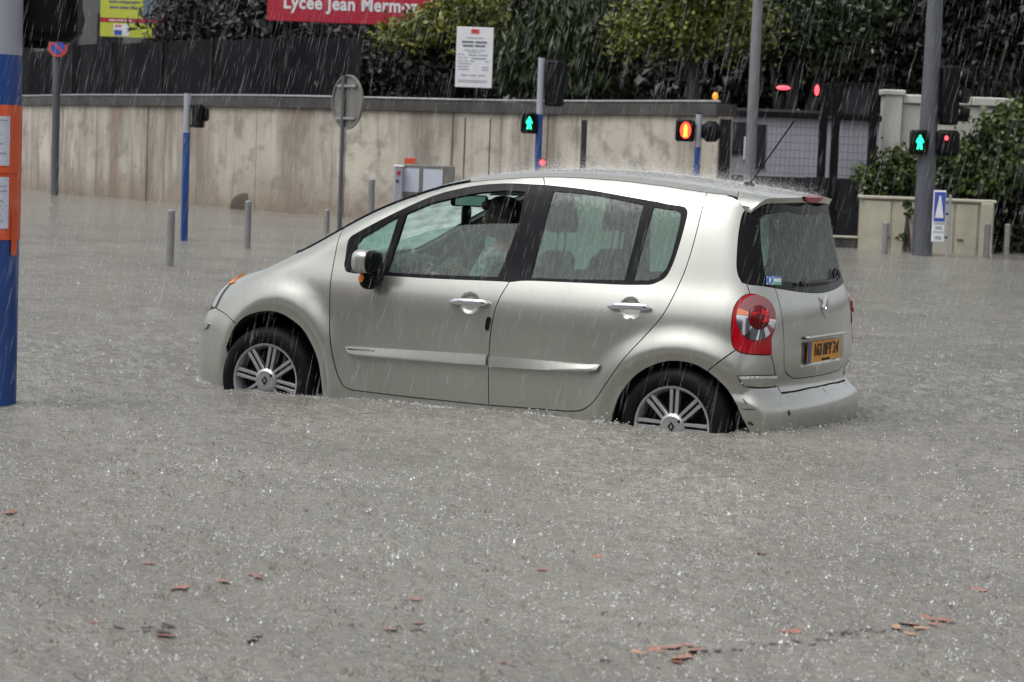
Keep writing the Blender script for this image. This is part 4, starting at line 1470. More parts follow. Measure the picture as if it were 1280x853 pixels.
M['galv'] = mat('galvanised_steel', (0.30, 0.30, 0.32), rough=0.5, metal=0.3, vary=.25, vscale=9)
M['pole_grey'] = mat('pole_grey', (0.30, 0.31, 0.36), rough=0.45, vary=.2, vscale=5, stretch=(1, 1, .2))
M['lamp_grey'] = mat('lamp_grey', (0.150, 0.152, 0.165), rough=0.5, vary=.2, vscale=4, stretch=(1, 1, .15))
M['mast_grey'] = mat('mast_grey', (0.080, 0.085, 0.102), rough=0.5, vary=.3, vscale=4, stretch=(1, 1, .15))
M['pole_blue'] = mat('pole_blue', (0.008, 0.050, 0.225), rough=0.35, vary=.25, vscale=6, stretch=(1, 1, .3))
M['signal_black'] = mat('signal_black', (0.005, 0.005, 0.006), rough=0.5, spec=.12)
M['green_on'] = mat('green_lamp', (0.0, 0.5, 0.3), emit=(0.02, 1.0, 0.42), estr=1.25)
M['red_on'] = mat('red_lamp', (0.6, 0.02, 0.0), emit=(1.0, 0.04, 0.02), estr=2.2)
M['orange_on'] = mat('orange_lamp', (0.8, 0.3, 0.02), emit=(1.0, 0.30, 0.03), estr=1.8)
M['red_dot'] = mat('red_dot_lamp', (0.6, 0.02, 0.02), emit=(1.0, 0.06, 0.08), estr=1.6)
M['orange_sheet'] = mat('orange_sheet', (0.62, 0.085, 0.02), rough=.4, vary=.15, vscale=8)
M['paper'] = mat('paper', (0.50, 0.53, 0.62), rough=.7, c2=(.40, .43, .52), vscale=90)
M['sign_back'] = mat('sign_back', (0.17, 0.165, 0.15), rough=.5, metal=.2, vary=.25, vscale=6)
M['white_paint'] = mat('white_paint', (0.62, 0.63, 0.66), rough=.5, vary=.08)
M['sign_blue'] = mat('sign_blue', (0.03, 0.07, 0.34), rough=.4)
M['sign_red'] = mat('sign_red', (0.36, 0.012, 0.035), rough=.4, vary=.1)
M['sign_red2'] = mat('sign_red_orange', (0.50, 0.06, 0.03), rough=.4)
M['ink'] = mat('ink_grey', (0.10, 0.11, 0.14), rough=.6)
M['ink_pale'] = mat('ink_pale', (0.27, 0.29, 0.34), rough=.6)
M['yellow'] = mat('yellow_board', (0.44, 0.48, 0.045), rough=.5, vary=.12)
M['teal_grey'] = mat('teal_grey_board', (0.10, 0.14, 0.17), rough=.5)
M['bollard'] = mat('bollard_steel', (0.24, 0.235, 0.235), rough=.45, metal=.35, vary=.25, vscale=10)
M['screen'] = mat('dark_screen', (0.007, 0.007, 0.009), rough=.85, spec=.05, c2=(.015, .015, .017), vscale=1.2, stretch=(1, 1, .25))
M['plinth_dark'] = mat('dark_panel', (0.016, 0.016, 0.020), rough=.6, spec=.2)
M['gatehouse'] = mat('gatehouse_render', (0.31, 0.31, 0.36), rough=.7, vary=.15, vscale=2)
M['cream'] = mat('cream_render', (0.40, 0.385, 0.30), rough=.75, c2=(.30, .29, .23), vscale=3)
M['white_wall'] = mat('white_wall', (0.44, 0.43, 0.40), rough=.8, c2=(.33, .325, .30), vscale=2.2)
M['far_wall'] = mat('far_building', (0.10, 0.10, 0.105), rough=.8, vary=.15, vscale=.6)
M['pale_wall'] = mat('pale_building', (0.34, 0.34, 0.37), rough=.8, vary=.1)
M['dark_glass'] = mat('dark_window', (0.02, 0.022, 0.025), rough=.15)
M['earth'] = mat('earth', (0.05, 0.045, 0.035), rough=.95, vary=.3, vscale=2)
M['rust'] = mat('rusty_handle', (0.10, 0.035, 0.02), rough=.7)
M['asphalt'] = mat('asphalt', (0.05, 0.05, 0.05), rough=.8, vary=.3, vscale=8)


def concrete_mat():
    m = bpy.data.materials.new('stained_concrete'); m.use_nodes = True
    nt = m.node_tree; b = nt.nodes['Principled BSDF']; L = nt.links.new
    b.inputs['Roughness'].default_value = .75
    geo = nt.nodes.new('ShaderNodeNewGeometry')

    def noise(scale, stretch, det=6):
        mp = nt.nodes.new('ShaderNodeMapping'); mp.inputs['Scale'].default_value = stretch
        nz = nt.nodes.new('ShaderNodeTexNoise'); nz.inputs['Scale'].default_value = scale; nz.inputs['Detail'].default_value = det; nz.inputs['Roughness'].default_value = .6
        L(geo.outputs['Position'], mp.inputs[0]); L(mp.outputs[0], nz.inputs['Vector'])
        return nz.outputs['Fac']

    def ramp(src, p0, p1):
        r_ = nt.nodes.new('ShaderNodeMapRange'); r_.inputs[1].default_value = p0; r_.inputs[2].default_value = p1
        L(src, r_.inputs[0]); return r_.outputs[0]

    def mix(fac, a, b_, amt=1.0):
        x = nt.nodes.new('ShaderNodeMix'); x.data_type = 'RGBA'
        if amt != 1.0:
            mu = nt.nodes.new('ShaderNodeMath'); mu.operation = 'MULTIPLY'; mu.inputs[1].default_value = amt; L(fac, mu.inputs[0]); fac = mu.outputs[0]
        L(fac, x.inputs['Factor'])
        if isinstance(a, tuple): x.inputs['A'].default_value = (*a, 1)
        else: L(a, x.inputs['A'])
        x.inputs['B'].default_value = (*b_, 1)
        return x.outputs['Result']
    c = mix(ramp(noise(.8, (1, 1, 1)), .35, .65), (.42, .39, .335), (.32, .29, .245))
    c = mix(ramp(noise(1.0, (1.1, 1.1, .16)), .47, .64), c, (.13, .118, .10), .8)      # wide runs of dirt
    c = mix(ramp(noise(1.0, (4.5, 4.5, .45), 6), .54, .70), c, (.085, .078, .07), .65)       # thin runs
    c = mix(ramp(noise(1.0, (1.1, 1.1, .12)), .57, .66), c, (.22, .14, .10), .5)       # rust brown
    c = mix(ramp(noise(2.3, (1, 1, 1.2), 9), .52, .64), c, (.14, .13, .115), .55)             # blotches
    # damp foot of the wall
    sx = nt.nodes.new('ShaderNodeSeparateXYZ'); L(geo.outputs['Position'], sx.inputs[0])
    n5 = noise(1.6, (1, 1, .4))
    ad = nt.nodes.new('ShaderNodeMath'); ad.operation = 'MULTIPLY_ADD'; ad.inputs[1].default_value = -1.1; L(n5, ad.inputs[0]); L(sx.outputs['Z'], ad.inputs[2])
    c = mix(ramp(ad.outputs[0], .55, -.25), c, (.15, .115, .085), .75)
    L(c, b.inputs['Base Color'])
    nb = noise(12, (1, 1, 1), 5)
    bp = nt.nodes.new('ShaderNodeBump'); bp.inputs['Strength'].default_value = .35; bp.inputs['Distance'].default_value = .03
    L(nb, bp.inputs['Height']); L(bp.outputs[0], b.inputs['Normal'])
    return m


M['concrete'] = concrete_mat()
M['coping'] = mat('dark_coping', (0.052, 0.049, 0.046), rough=.8, c2=(.026, .025, .024), vscale=2.5, bump=.3, bscale=14)

# --- road bed below the flood and the higher ground behind the wall
g_ = MB(); g_.add([(-260, -120, -.02), (260, -120, -.02), (260, 260, -.02), (-260, 260, -.02)], [(0, 1, 2, 3)])
tag(g_.build('road', M['asphalt']), 'asphalt road bed under the flood', kind='structure')

# --- retaining wall: curve through its foot, in panels
foot = [on_water(-150, 221), on_water(-60, 228), on_water(22, 235), on_water(90, 243), on_water(180, 251), on_water(300, 262), on_water(400, 269), at_depth(640, 128, 41.0), at_depth(900, 131, 36.0)]
foot = catmull(np.array([p[:2] for p in foot]), .1)
sl = np.concatenate([[0], np.cumsum(np.hypot(*np.diff(foot, axis=0).T))])
WTOP = 2.57


def on_foot(s_):
    return np.array([np.interp(s_, sl, foot[:, 0]), np.interp(s_, sl, foot[:, 1])])


nfl = int(sl[-1] / 2.35)
wall = empty('retaining_wall', (*on_foot(sl[-1] * .5), WATER))
tag(wall, 'long stained concrete retaining wall with dark coping along the flooded street', 'wall')
wall_inv = Matrix.Translation((-wall.location))


def wall_piece(name, s0, s1, z0, z1, d0, d1, mt_, parent, n=4):
    """block between two stations; d: distance in front (-) or behind (+) of the wall face"""
    V = []
    for k in range(n + 1):
        s_ = s0 + (s1 - s0) * k / n
        p = on_foot(s_); t = on_foot(min(s_ + .05, sl[-1])) - on_foot(max(s_ - .05, 0)); t /= np.hypot(*t)
        nrm = np.array([-t[1], t[0]])
        for d in (d0, d1):
            for z in (z0, z1):
                q = p + nrm * d
                V.append((q[0] - wall.location.x, q[1] - wall.location.y, z - wall.location.z))
    f = []
    for k in range(n):
        a, b = 4 * k, 4 * k + 4
        f += [(a, b, b + 1, a + 1), (a + 1, b + 1, b + 3, a + 3), (a + 3, b + 3, b + 2, a + 2), (a + 2, b + 2, b, a)]
    f += [(0, 1, 3, 2), (4 * n, 4 * n + 2, 4 * n + 3, 4 * n + 1)]
    return MB().add(V, f).build(name, mt_, parent, 30)


for k in range(nfl):
    s0, s1 = sl[-1] * k / nfl + .012, sl[-1] * (k + 1) / nfl - .012
    jit = rng.uniform(-.012, .012)
    wall_piece('wall_panel', s0, s1, -.1, WTOP - .20, jit, .3, M['concrete'], wall)
    wall_piece('coping', s0 - .008, s1 + .008, WTOP - .198, WTOP, -.07, .36, M['coping'], wall)
wall_piece('wall_core', 0, sl[-1], -.1, WTOP - .25, .03, .26, M['plinth_dark'], wall, n=60)
# drain slots
def s_of(u):
    best = min(np.linspace(0, sl[-1], 900), key=lambda s_: abs((lambda P: 640 + FPX * ((P - CAM) @ rgt) / ((P - CAM) @ fwd))(np.array([*on_foot(s_), 1.5])) - u))
    return best


for u in (729, 612, 581):
    s_ = s_of(u)
    wd = .07 if u == 729 else .011
    wall_piece('drain_slot', s_ - wd, s_ + wd, .9, WTOP - .30, -.016, .02, M['plinth_dark'], wall)
# rubble hole at the foot
sh = s_of(309)
hole = MB(); hp = on_foot(sh)
hole.ell((hp[0] - wall.location.x, hp[1] - wall.location.y, WATER + .05 - wall.location.z), (.38, .035, .30), 14, 8, rot=Matrix.Rotation(.1, 3, 'Z'))
hole.build('foot_patch', mat('dark_patch', (.07, .055, .045), .9, bump=.6, bscale=12), wall)

# terrace behind the wall
V = [];n_t = 40
for k in range(n_t + 1):
    p = on_foot(sl[-1] * k / n_t)
    V.append((p[0], p[1], 2.30))
    d = np.array([fwd[0], fwd[1]]); d /= np.hypot(*d)
    V.append((p[0] + d[0] * 120, p[1] + d[1] * 120, 3.2))
for k in range(n_t + 1):      # start just behind the face
    V[2 * k] = (V[2 * k][0] + .1 * fwd[0], V[2 * k][1] + .3 * fwd[1], 2.30)
ter = MB().add(V, [(2 * k, 2 * k + 2, 2 * k + 3, 2 * k + 1) for k in range(n_t)]).build('terrain', M['earth'])
tag(ter, 'earth bank behind the retaining wall', kind='structure')

# --- dark screen fence standing on the wall
fence = empty('screen_fence', (*on_foot(sl[-1] * .5), WTOP))
tag(fence, 'dark woven screen fence standing above the concrete wall', 'fence')
for k in range(int(nfl * s_of(560) / sl[-1])):
    s0, s1 = sl[-1] * k / nfl + .03, sl[-1] * (k + 1) / nfl - .03
    o_ = wall_piece('screen_panel', s0, s1, WTOP - .05, WTOP + 1.22 + rng.uniform(-.05, .05), .45, .475, M['screen'], None)
    o_.parent = fence; o_.location = Vector((0, 0, wall.location.z - fence.location.z))
    pp = on_foot(s0 - .03)
    MB().cyl((pp[0] - fence.location.x, pp[1] - fence.location.y + .46, -.05), (pp[0] - fence.location.x, pp[1] - fence.location.y + .46, 1.28), .03, n=8).build('fence_post', M['plinth_dark'], fence)
# a thin pale rail along the wall's edge
V = [on_foot(s_) for s_ in np.linspace(0, sl[-1], 60)]
MB().tube([(p[0] - fence.location.x, p[1] - fence.location.y, .035) for p in V], .022, 6).build('rail', M['galv'], fence)


# --- poles and signals
def pole(name, label, u, v, top_v, r, blue_v=None, D=None, cat='pole', group=None, r_top=None, mt_='pole_grey'):
    """upright at pixel column u; v is where it enters the water (or D gives its distance)"""
    P = on_water(u, v) if D is None else ground_at(u, D)
    D = depth(P)
    t = empty(name, (P[0], P[1], 0.0), RZ0)
    tag(t, label, cat, group)
    zt_ = zat(u, top_v, D)
    if blue_v is not None:
        zb = zat(u, blue_v, D)
        MB().cyl((0, 0, 0), (0, 0, zb), r, n=20).build('lower_post', M['pole_blue'], t)
        MB().cyl((0, 0, zb), (0, 0, zt_), r * .99, n=20).build('upper_post', M[mt_], t)
    else:
        MB().cyl((0, 0, 0), (0, 0, zt_), r, r_top, n=20).build('post', M[mt_], t)
    MB().cyl((0, 0, zt_), (0, 0, zt_ + .015), (r_top or r) * 1.02, n=20).build('cap', M['signal_black'], t)
    return t, P, D


def figure(mb, c, h, walking):
    """little signal man: head, body, legs"""
    x, y, z = c
    mb.ell((x, y, z + h * .40), (h * .09, .006, h * .10), 10, 6)
    mb.box((x, y, z + h * .12), (h * .30, .01, h * .38), bev=.004)
    if walking:
        for s_ in (-1, 1): mb.box((x + s_ * h * .19, y, z + h * .10), (h * .08, .01, h * .30), rot=Matrix.Rotation(R(-22 * s_), 3, 'Y'), bev=.003)
    for s_ in (-1, 1):
        dx = h * (.09 if walking else .04)
        mb.prism([(-.07 * h, 0), (.07 * h, 0), (.07 * h + dx * s_ * .9, -.46 * h), (-.07 * h + dx * s_ * .9, -.46 * h)], (x + s_ * .05 * h, y + .005, z - .03 * h), (1, 0, 0), (0, 0, 1), .01)
    return mb


def ped_head(root, c, w, h, d, lit, walking=True, dark=True):
    """single pedestrian lamp: housing, visor and figure"""
    hd = MB(); hd.box(c, (w, d, h), bev=.03); hd = hd.build('signal_head', M['signal_black'], root, 40)
    fy = c[1] - d / 2
    vz = MB()
    n = 12
    V = []
    for yy in (fy - .002, fy - .09):
        for k in range(n):
            a = math.pi * (-.08 + 1.16 * k / (n - 1))
            V.append((c[0] + w * .46 * math.cos(a), yy, c[2] + h * .42 * math.sin(a)))
    vz.add(V, [(k, k + 1, n + k + 1, n + k) for k in range(n - 1)])
    vz.build('visor', M['signal_black'], hd)
    if lit:
        figure(MB(), (c[0], fy - .008, c[2]), h * .60, walking).build('lit_figure', lit, hd)
    return hd


# crossing pole: grey above, blue below, signal turned away (beyond the bonnet)
t, P, D = pole('signal_pole', 'blue and grey crossing pole with its black signal turned away, between two steel bollards', 230, 301, 117, .05, 166)
zc_ = zat(238, 145, D)
hd = MB(); hd.box((.15, .02, zc_), (.15, .24, .32), bev=.02); hd = hd.build('signal_head', M['signal_black'], t, 40)
MB().box((.255, .02, zc_ + .03), (.07, .20, .20), bev=.03).build('visor', M['signal_black'], hd)
for dz in (.13, -.14): MB().box((.06, 0, zc_ + dz), (.06, .03, .03)).build('bracket', M['signal_black'], t)

# round sign seen from behind
t, P, D = pole('sign_post', 'round road sign seen from behind on a thin grey post', 424, 293, 95, .035, cat='road sign', mt_='mast_grey')
zd = zat(430, 128, D)
rot = Matrix.Rotation(R(-52), 3, 'Z')
cx_ = Vector((.075, -.05, zd))
dk = MB()
for k, (rr, y) in enumerate(((0, .0), (.40, 0), (.42, -.01), (.42, .03), (.405, .032))): pass
prof = [(0.001, .0), (.395, .0), (.40, .028), (.425, .028), (.425, -.012), (0.001, -.012)]
V, f, n = [], [], 40
for r_, h_ in prof:
    for i in range(n):
        a = 2 * math.pi * i / n
        V.append(cx_ + rot @ Vector((r_ * math.cos(a), -h_, r_ * math.sin(a))))
for j in range(len(prof) - 1):
    for i in range(n): f.append((j * n + i, j * n + (i + 1) % n, (j + 1) * n + (i + 1) % n, (j + 1) * n + i))
disc = MB().add(V, f).build('sign_disc', M['sign_back'], t, 40)
for dz in (.25, -.25):
    b_ = MB(); b_.box(cx_ + rot @ Vector((0, -.03, dz)), (.52, .03, .035), rot=rot); b_.build('bracket', M['galv'], disc)

# crossing signals beyond the car
t, P, D = pole('signal_pole', 'crossing signal pole showing the green man and a small red dot', 668.5, 0, 73, .055, 143, D=35.0, cat='traffic light')
k_ = px_m(D)
ped_head(t, (-.16, -.02, zat(656, 154, D)), .26, .33, .16, M['green_on'])
b_ = MB(); b_.cyl((.07, -.06, zat(674, 203, D)), (.07, -.09, zat(674, 203, D)), .045, n=14); b_.build('red_dot', M['red_dot'], t)
MB().box((.07, 0, zat(674, 203, D)), (.11, .12, .12), bev=.02).build('dot_box', M['signal_black'], t)
hd = MB(); hd.box((.22, .05, zat(687, 105, D)), (.30, .28, .72), bev=.03); hd = hd.build('signal_head', M['signal_black'], t, 40)
for dz in (-.22, 0, .22):
    MB().box((.33, .05, zat(687, 105, D) + dz + .06), (.20, .22, .05), bev=.02).build('visor', M['signal_black'], hd)

t, P, D = pole('signal_pole', 'crossing signal pole showing the red standing man', 866.5, 0, 143, .05, 184, D=35.0, cat='traffic light')
zc_ = zat(866, 164, D)
hd = ped_head(t, (-.21, -.02, zc_), .30, .34, .17, M['orange_on'], walking=False)
glow = MB(); glow.ell((-.21, -.108, zc_ + .005), (.085, .004, .13), 18, 10); glow.build('red_lens', M['red_on'], hd)
MB().box((.20, -.02, zc_), (.32, .2, .33), bev=.10).build('signal_head', M['signal_black'], t, 40)
MB().box((-.02, .04, zc_), (.44, .10, .22), bev=.03).build('bracket', M['signal_black'], t)

# lamp column, big mast
t, P, D = pole('lamp_column', 'plain grey lamp column rising behind the car roof aerial', 933, 0, -120, .10, D=36.0, r_top=.075, cat='lamp post', mt_='lamp_grey')
t, P, D = pole('mast', 'thick dark grey tapered mast with signals in front of the beige cabinet', 1152, 320, -140, .165, r_top=.105, cat='mast', mt_='mast_grey')
zc_ = zat(1180, 120, D)
hd = MB(); hd.box((.30, .02, zc_), (.28, .34, .92), bev=.03); hd = hd.build('signal_head', M['signal_black'], t, 40)
for dz in (-.29, 0, .29):
    v_ = MB(); v_.cyl((.44, -.05, zc_ + dz + .02), (.60, -.05, zc_ + dz - .01), .125, .11, n=16, caps=False); v_.build('visor', M['signal_black'], hd)
    MB().cyl((.435, -.05, zc_ + dz), (.46, -.05, zc_ + dz), .10, n=16).build('lens', M['lamp_glass'], hd)
ped_head(t, (-.16, -.12, zat(1144, 178, D)), .28, .38, .18, M['green_on'])
hd = MB(); hd.box((.30, -.05, zat(1181, 179, D)), (.36, .22, .40), bev=.05); hd = hd.build('signal_head', M['signal_black'], t, 40)
MB().ell((.26, -.165, zat(1178, 173, D)), (.03, .01, .035), 12, 8).build('red_dot', M['red_dot'], hd)
for dz in (.35, -.30): MB().box((.16, 0, zc_ + dz), (.16, .05, .05)).build('bracket', M['signal_black'], t)

# bollards
bdata = [(212.5, 332, 262, .042, 'brushed steel bollard standing beside the blue crossing pole'),
         (309, 312, 251, .042, 'brushed steel bollard standing alone in front of the stained wall'),
         (408, 292, 262, .042, 'brushed steel bollard beside the post of the round sign'),
         (463, 283, 224, .06, 'grey bollard close to the notice boards on the wall'),
         (1105.5, 318, 278, .05, 'grey bollard in front of the beige cabinet'),
         (1232.5, 322, 279, .05, 'grey bollard at the ivy end of the beige cabinet'),
         (1257.5, 323, 280, .045, 'pale grey bollard in front of the dark ivy')]
for u, v, tv, r_, lab in bdata:
    P = on_water(u, v); D = depth(P)
    b_ = empty('bollard', (P[0], P[1], 0), RZ0); tag(b_, lab, 'bollard', 'steel bollards along the pavement')
    h_ = zat(u, tv, D)
    MB().cyl((0, 0, 0), (0, 0, h_ - .02), r_, n=18).build('post', M['bollard'], b_)
    MB().lathe([(r_, 0), (r_ * .97, .012), (r_ * .6, .02), (0.001, .022)], (0, 0, h_ - .02), 'Z', 18).build('cap', M['galv'], b_)

# small direction sign by the mast
t, P, D = pole('sign_post', 'thin post with a narrow blue and white sign beside the thick mast', 1184, 322, 243, .022, cat='road sign')
s_ = 1 / px_m(D)
zs0, zs1 = zat(1171, 303, D), zat(1171, 238, D)
rot = Matrix.Rotation(R(28), 3, 'Z')
ctr = Vector((-.17, -.03, 0))
brd = MB(); brd.box(ctr + Vector((0, 0, (zs0 + zs1) / 2)), (.20, .03, zs1 - zs0), bev=.012); brd = brd.build('sign_board', M['white_paint'], t)
H_ = zs1 - zs0
def face(name, pts, mt_, y=-.019): return MB().prism([(a, b) for a, b in pts], ctr + Vector((0, y, zs0)), (1, 0, 0), (0, 0, 1), .003).build(name, mt_, brd)
face('blue_field', [(-.088, H_ * .45), (.088, H_ * .45), (.088, H_ * .97), (-.088, H_ * .97)], M['sign_blue'])
face('white_arrow', [(-.07, H_ * .45), (.07, H_ * .45), (.012, H_ * .9), (-.012, H_ * .9)], M['white_paint'], -.022)
face('blue_bar', [(-.088, H_ * .41), (.088, H_ * .41), (.088, H_ * .47), (-.088, H_ * .47)], M['sign_blue'], -.0235)
for a, b in ((.26, .31), (.06, .12)): face('text_line', [(-.05, H_ * a), (.05, H_ * a), (.05, H_ * b), (-.05, H_ * b)], M['ink_pale'])
for a in (.20, .36): face('divider', [(-.088, H_ * a), (.088, H_ * a), (.088, H_ * (a + .012)), (-.088, H_ * (a + .012))], M['ink_pale'])
MB().box((-.06, .0, zs0 + H_ * .55), (.1, .02, .03)).build('clamp', M['signal_black'], t)
MB().box((-.06, .0, zs0 + H_ * .1), (.1, .02, .03)).build('clamp', M['signal_black'], t)

# no-parking sign far along the wall
t, P, D = pole('sign_post', 'tall grey post by the far wall with a small red and blue no parking roundel', 68, 243.5, 50, .09, cat='road sign', mt_='mast_grey')
zs = zat(70, 60, D)
for nm, r0, y, mt_ in (('red_rim', .225, -.125, M['sign_red2']), ('blue_disc', .165, -.135, M['sign_blue'])):
    MB().cyl((.04, y, zs), (.04, y - .01, zs), r0, n=28).build(nm, mt_, t)
MB().box((.04, -.152, zs), (.36, .006, .05), rot=Matrix.Rotation(R(45), 3, 'Y')).build('red_slash', M['sign_red2'], t)

# --- big crossing pole at the pavement edge, orange sleeve and a traffic light hung from it
P = ground_at(-7, 11.2)
t = empty('signal_mast', (P[0], P[1], 0), RZ0); D = 11.2
tag(t, 'thick blue and grey signal mast with an orange notice sleeve wrapped round it', 'mast')
r_ = .108
zz = lambda v: zat(10, v, 11.15)
MB().cyl((0, 0, 0), (0, 0, zz(70)), r_, n=40).build('lower_post', M['pole_blue'], t)
MB().cyl((0, 0, zz(70)), (0, 0, 4.6), r_ * .985, n=40).build('upper_post', M['pole_grey'], t)


def shell(z0, z1, a0_, a1_, rr, n=20):
    V = [(rr * math.cos(R(a0_ + (a1_ - a0_) * k / n)), rr * math.sin(R(a0_ + (a1_ - a0_) * k / n)), z) for z in (z0, z1) for k in range(n + 1)]
    return MB().add(V, [(k, k + 1, n + 2 + k, n + 1 + k) for k in range(n)])


sleeve = shell(zz(299), zz(132), -178, 60, r_ + .004, 40).build('notice_sleeve', M['orange_sheet'], t)
for v0, v1 in ((207, 146), (285, 221)):
    pp = shell(zz(v0), zz(v1), -150, -50, r_ + .0065).build('paper', M['paper'], sleeve)
    for k in range(9):
        zq = zz(v1) - (k + 1) * (zz(v1) - zz(v0)) / 10.5
        shell(zq, zq + .007, -145, -56 - rng.uniform(0, 30), r_ + .0075, 10).build('text_line', M['ink_pale'], pp)
shell(zz(318), zz(262), -42, -22, r_ + .010, 6).build('loose_tape', M['orange_sheet'], sleeve)
shell(zz(216), zz(210), -178, 0, r_ + .008, 24).build('tape_band', M['orange_sheet'], sleeve)
tl = empty('traffic_light', tuple(at_depth(64, 20, 11.2)), RZ0)
tag(tl, 'black traffic light housing hung from the blue and grey mast', 'traffic light')
w_ = 72 / px_m(11.2)
hz = (.85)
bt = (20 - 52) / px_m(11.2)
V = []
hs_ = MB(); hs_.box((0, 0, bt + hz / 2), (w_, .22, hz), bev=.045); hs_ = hs_.build('housing', M['signal_black'], tl, 40)
for k in range(3):
    c_ = (0.0, .11, bt + .15 + k * .27)
    v_ = MB(); v_.cyl((c_[0], c_[1], c_[2]), (c_[0], c_[1] + .18, c_[2] - .02), .115, n=18, caps=False); v_.build('visor', M['signal_black'], hs_)
MB().box((-.145, 0, bt - .012), (.26, .06, .05), bev=.01).build('bracket', M['signal_black'], tl)
MB().box((-.185, 0, bt + .02), (.03, .08, .22), bev=.01).build('bracket_plate', M['signal_black'], tl)
MB().cyl((.07, .05, bt - .012), (.07, .05, bt + .01), .018, n=10).build('bracket_bolt', M['galv'], tl)

# --- notice boards standing at the wall
P = at_depth(533, 228, 41.6)
t = empty('notice_board', (P[0], P[1], 0), RZ0); tag(t, 'weathered grey notice case with two sheets in front of the stained wall', 'notice board')
kk = px_m(42.6)
MB().box((.02, 0, 1.05), (66 / kk, .05, .60), bev=.01).build('case', M['sign_back'], t)
for dx in (-.32, .12): MB().box((dx, -.03, 1.06), (.36, .01, .44)).build('sheet', M['paper'], t)
MB().box((-.32, .0, 1.42), (14 / kk, .03, 7 / kk), bev=.005).build('red_plate', M['sign_red2'], t)
for dx in (-.40, .40): MB().cyl((dx, .03, 0), (dx, .03, .80), .03, n=8).build('leg', M['galv'], t)
P = at_depth(498, 236, 41.5)
t = empty('parking_meter', (P[0], P[1], 0), RZ0); tag(t, 'pale grey ticket machine beside the notice case', 'ticket machine')
MB().box((0, 0, .70), (.17, .2, 1.2), bev=.02).build('body', M['pole_grey'], t)
MB().box((0, 0, 1.315), (.19, .22, .04), bev=.01).build('cap', M['white_paint'], t)
MB().box((0, -.105, 1.19), (.07, .01, .07)).build('screen', M['sign_red'], t)
MB().cyl((-.02, -.1, 1.04), (-.02, -.115, 1.04), .025, n=10).build('slot', M['signal_black'], t)


def bars(parent, mt_, x0, x1, z, h, y, words=1):
    """a line of print too small to read, broken into words"""
    xs = np.linspace(x0, x1, words + 1)
    for a, b in zip(xs[:-1], xs[1:]):
        MB().box(((a + b) / 2 - .01 * (words > 1), y, z), (max(b - a - .03 * (words > 1), .02), .004, h)).build('text_line', mt_, parent)


# --- boards on the bank
D = 41.4; P = at_depth(593, 72, D); kk = px_m(D)
t = empty('site_notice', tuple(P), RZ0); tag(t, 'white building site notice with a red emblem fixed to the dark fence', 'sign')
wd, ht = 46 / kk, 75 / kk
bd_ = MB(); bd_.box((0, 0, 0), (wd, .03, ht), bev=.006); bd_ = bd_.build('board', M['white_paint'], t)
MB().box((0, -.018, ht * .43), (.15, .006, .08)).build('emblem', M['sign_red2'], bd_)
MB().box((.0, -.0215, ht * .43), (.05, .003, .05)).build('emblem_mark', M['sign_red'], bd_)
for x0, x1, z, h, w_, m_ in ((-.16, .16, .365, .014, 1, 'ink_pale'), (-.25, .25, .285, .034, 2, 'ink'), (-.23, .22, .215, .034, 2, 'ink'), (-.2, .22, .135, .014, 3, 'ink_pale'), (-.12, .1, .10, .010, 1, 'ink_pale'),
                             (-.31, -.2, .055, .012, 1, 'ink_pale'), (-.12, .27, .045, .02, 2, 'ink_pale'), (-.31, -.1, -.01, .014, 2, 'ink_pale'), (-.06, .22, -.02, .026, 1, 'ink_pale'),
                             (-.31, .02, -.07, .014, 3, 'ink_pale'), (.2, .28, -.07, .012, 1, 'ink_pale'), (-.31, -.06, -.12, .012, 1, 'ink_pale'), (-.31, -.1, -.175, .014, 1, 'ink_pale'), (.14, .27, -.18, .014, 1, 'ink_pale'),
                             (-.31, -.1, -.225, .014, 1, 'ink_pale'), (.15, .27, -.23, .016, 1, 'ink_pale'), (-.25, .24, -.335, .018, 3, 'ink_pale'), (-.3, .25, -.43, .01, 1, 'ink_pale'), (-.3, .25, -.46, .01, 1, 'ink_pale')):
    bars(bd_, M[m_], x0, x1, z * ht / 1.13 * 1.0, h, -.018, w_)
for dx in (-.2, .2): MB().box((dx, .15, -.1), (.05, .3, .05)).build('fixing', M['plinth_dark'], t)

D = 47.0; kk = px_m(D); P = at_depth(446, 0, D)
t = empty('school_sign', tuple(P), RZ0); tag(t, 'red school name board with white lettering above the dark fence', 'sign')
zb = -30 / kk
sb_ = MB(); sb_.box((.0, 0, zb + .62), (222 / kk, .06, 1.24), bev=.01); sb_ = sb_.build('board', M['sign_red'], t)
TXZ = Matrix(((1, 0, 0, 0), (0, 0, -1, 0), (0, 1, 0, 0), (0, 0, 0, 1)))
text_mesh('lettering', 'Lycée Jean Mermoz', .395, M['white_paint'], sb_, Matrix.Translation((-.13, -.036, -6.5 / kk)) @ TXZ, bold=.011, sx=.86, spacing=1.06)
for dx in (-1.5, 1.5): MB().cyl((dx, .08, zb - 2.3), (dx, .08, zb + 1.2), .05, n=10).build('leg', M['plinth_dark'], t)

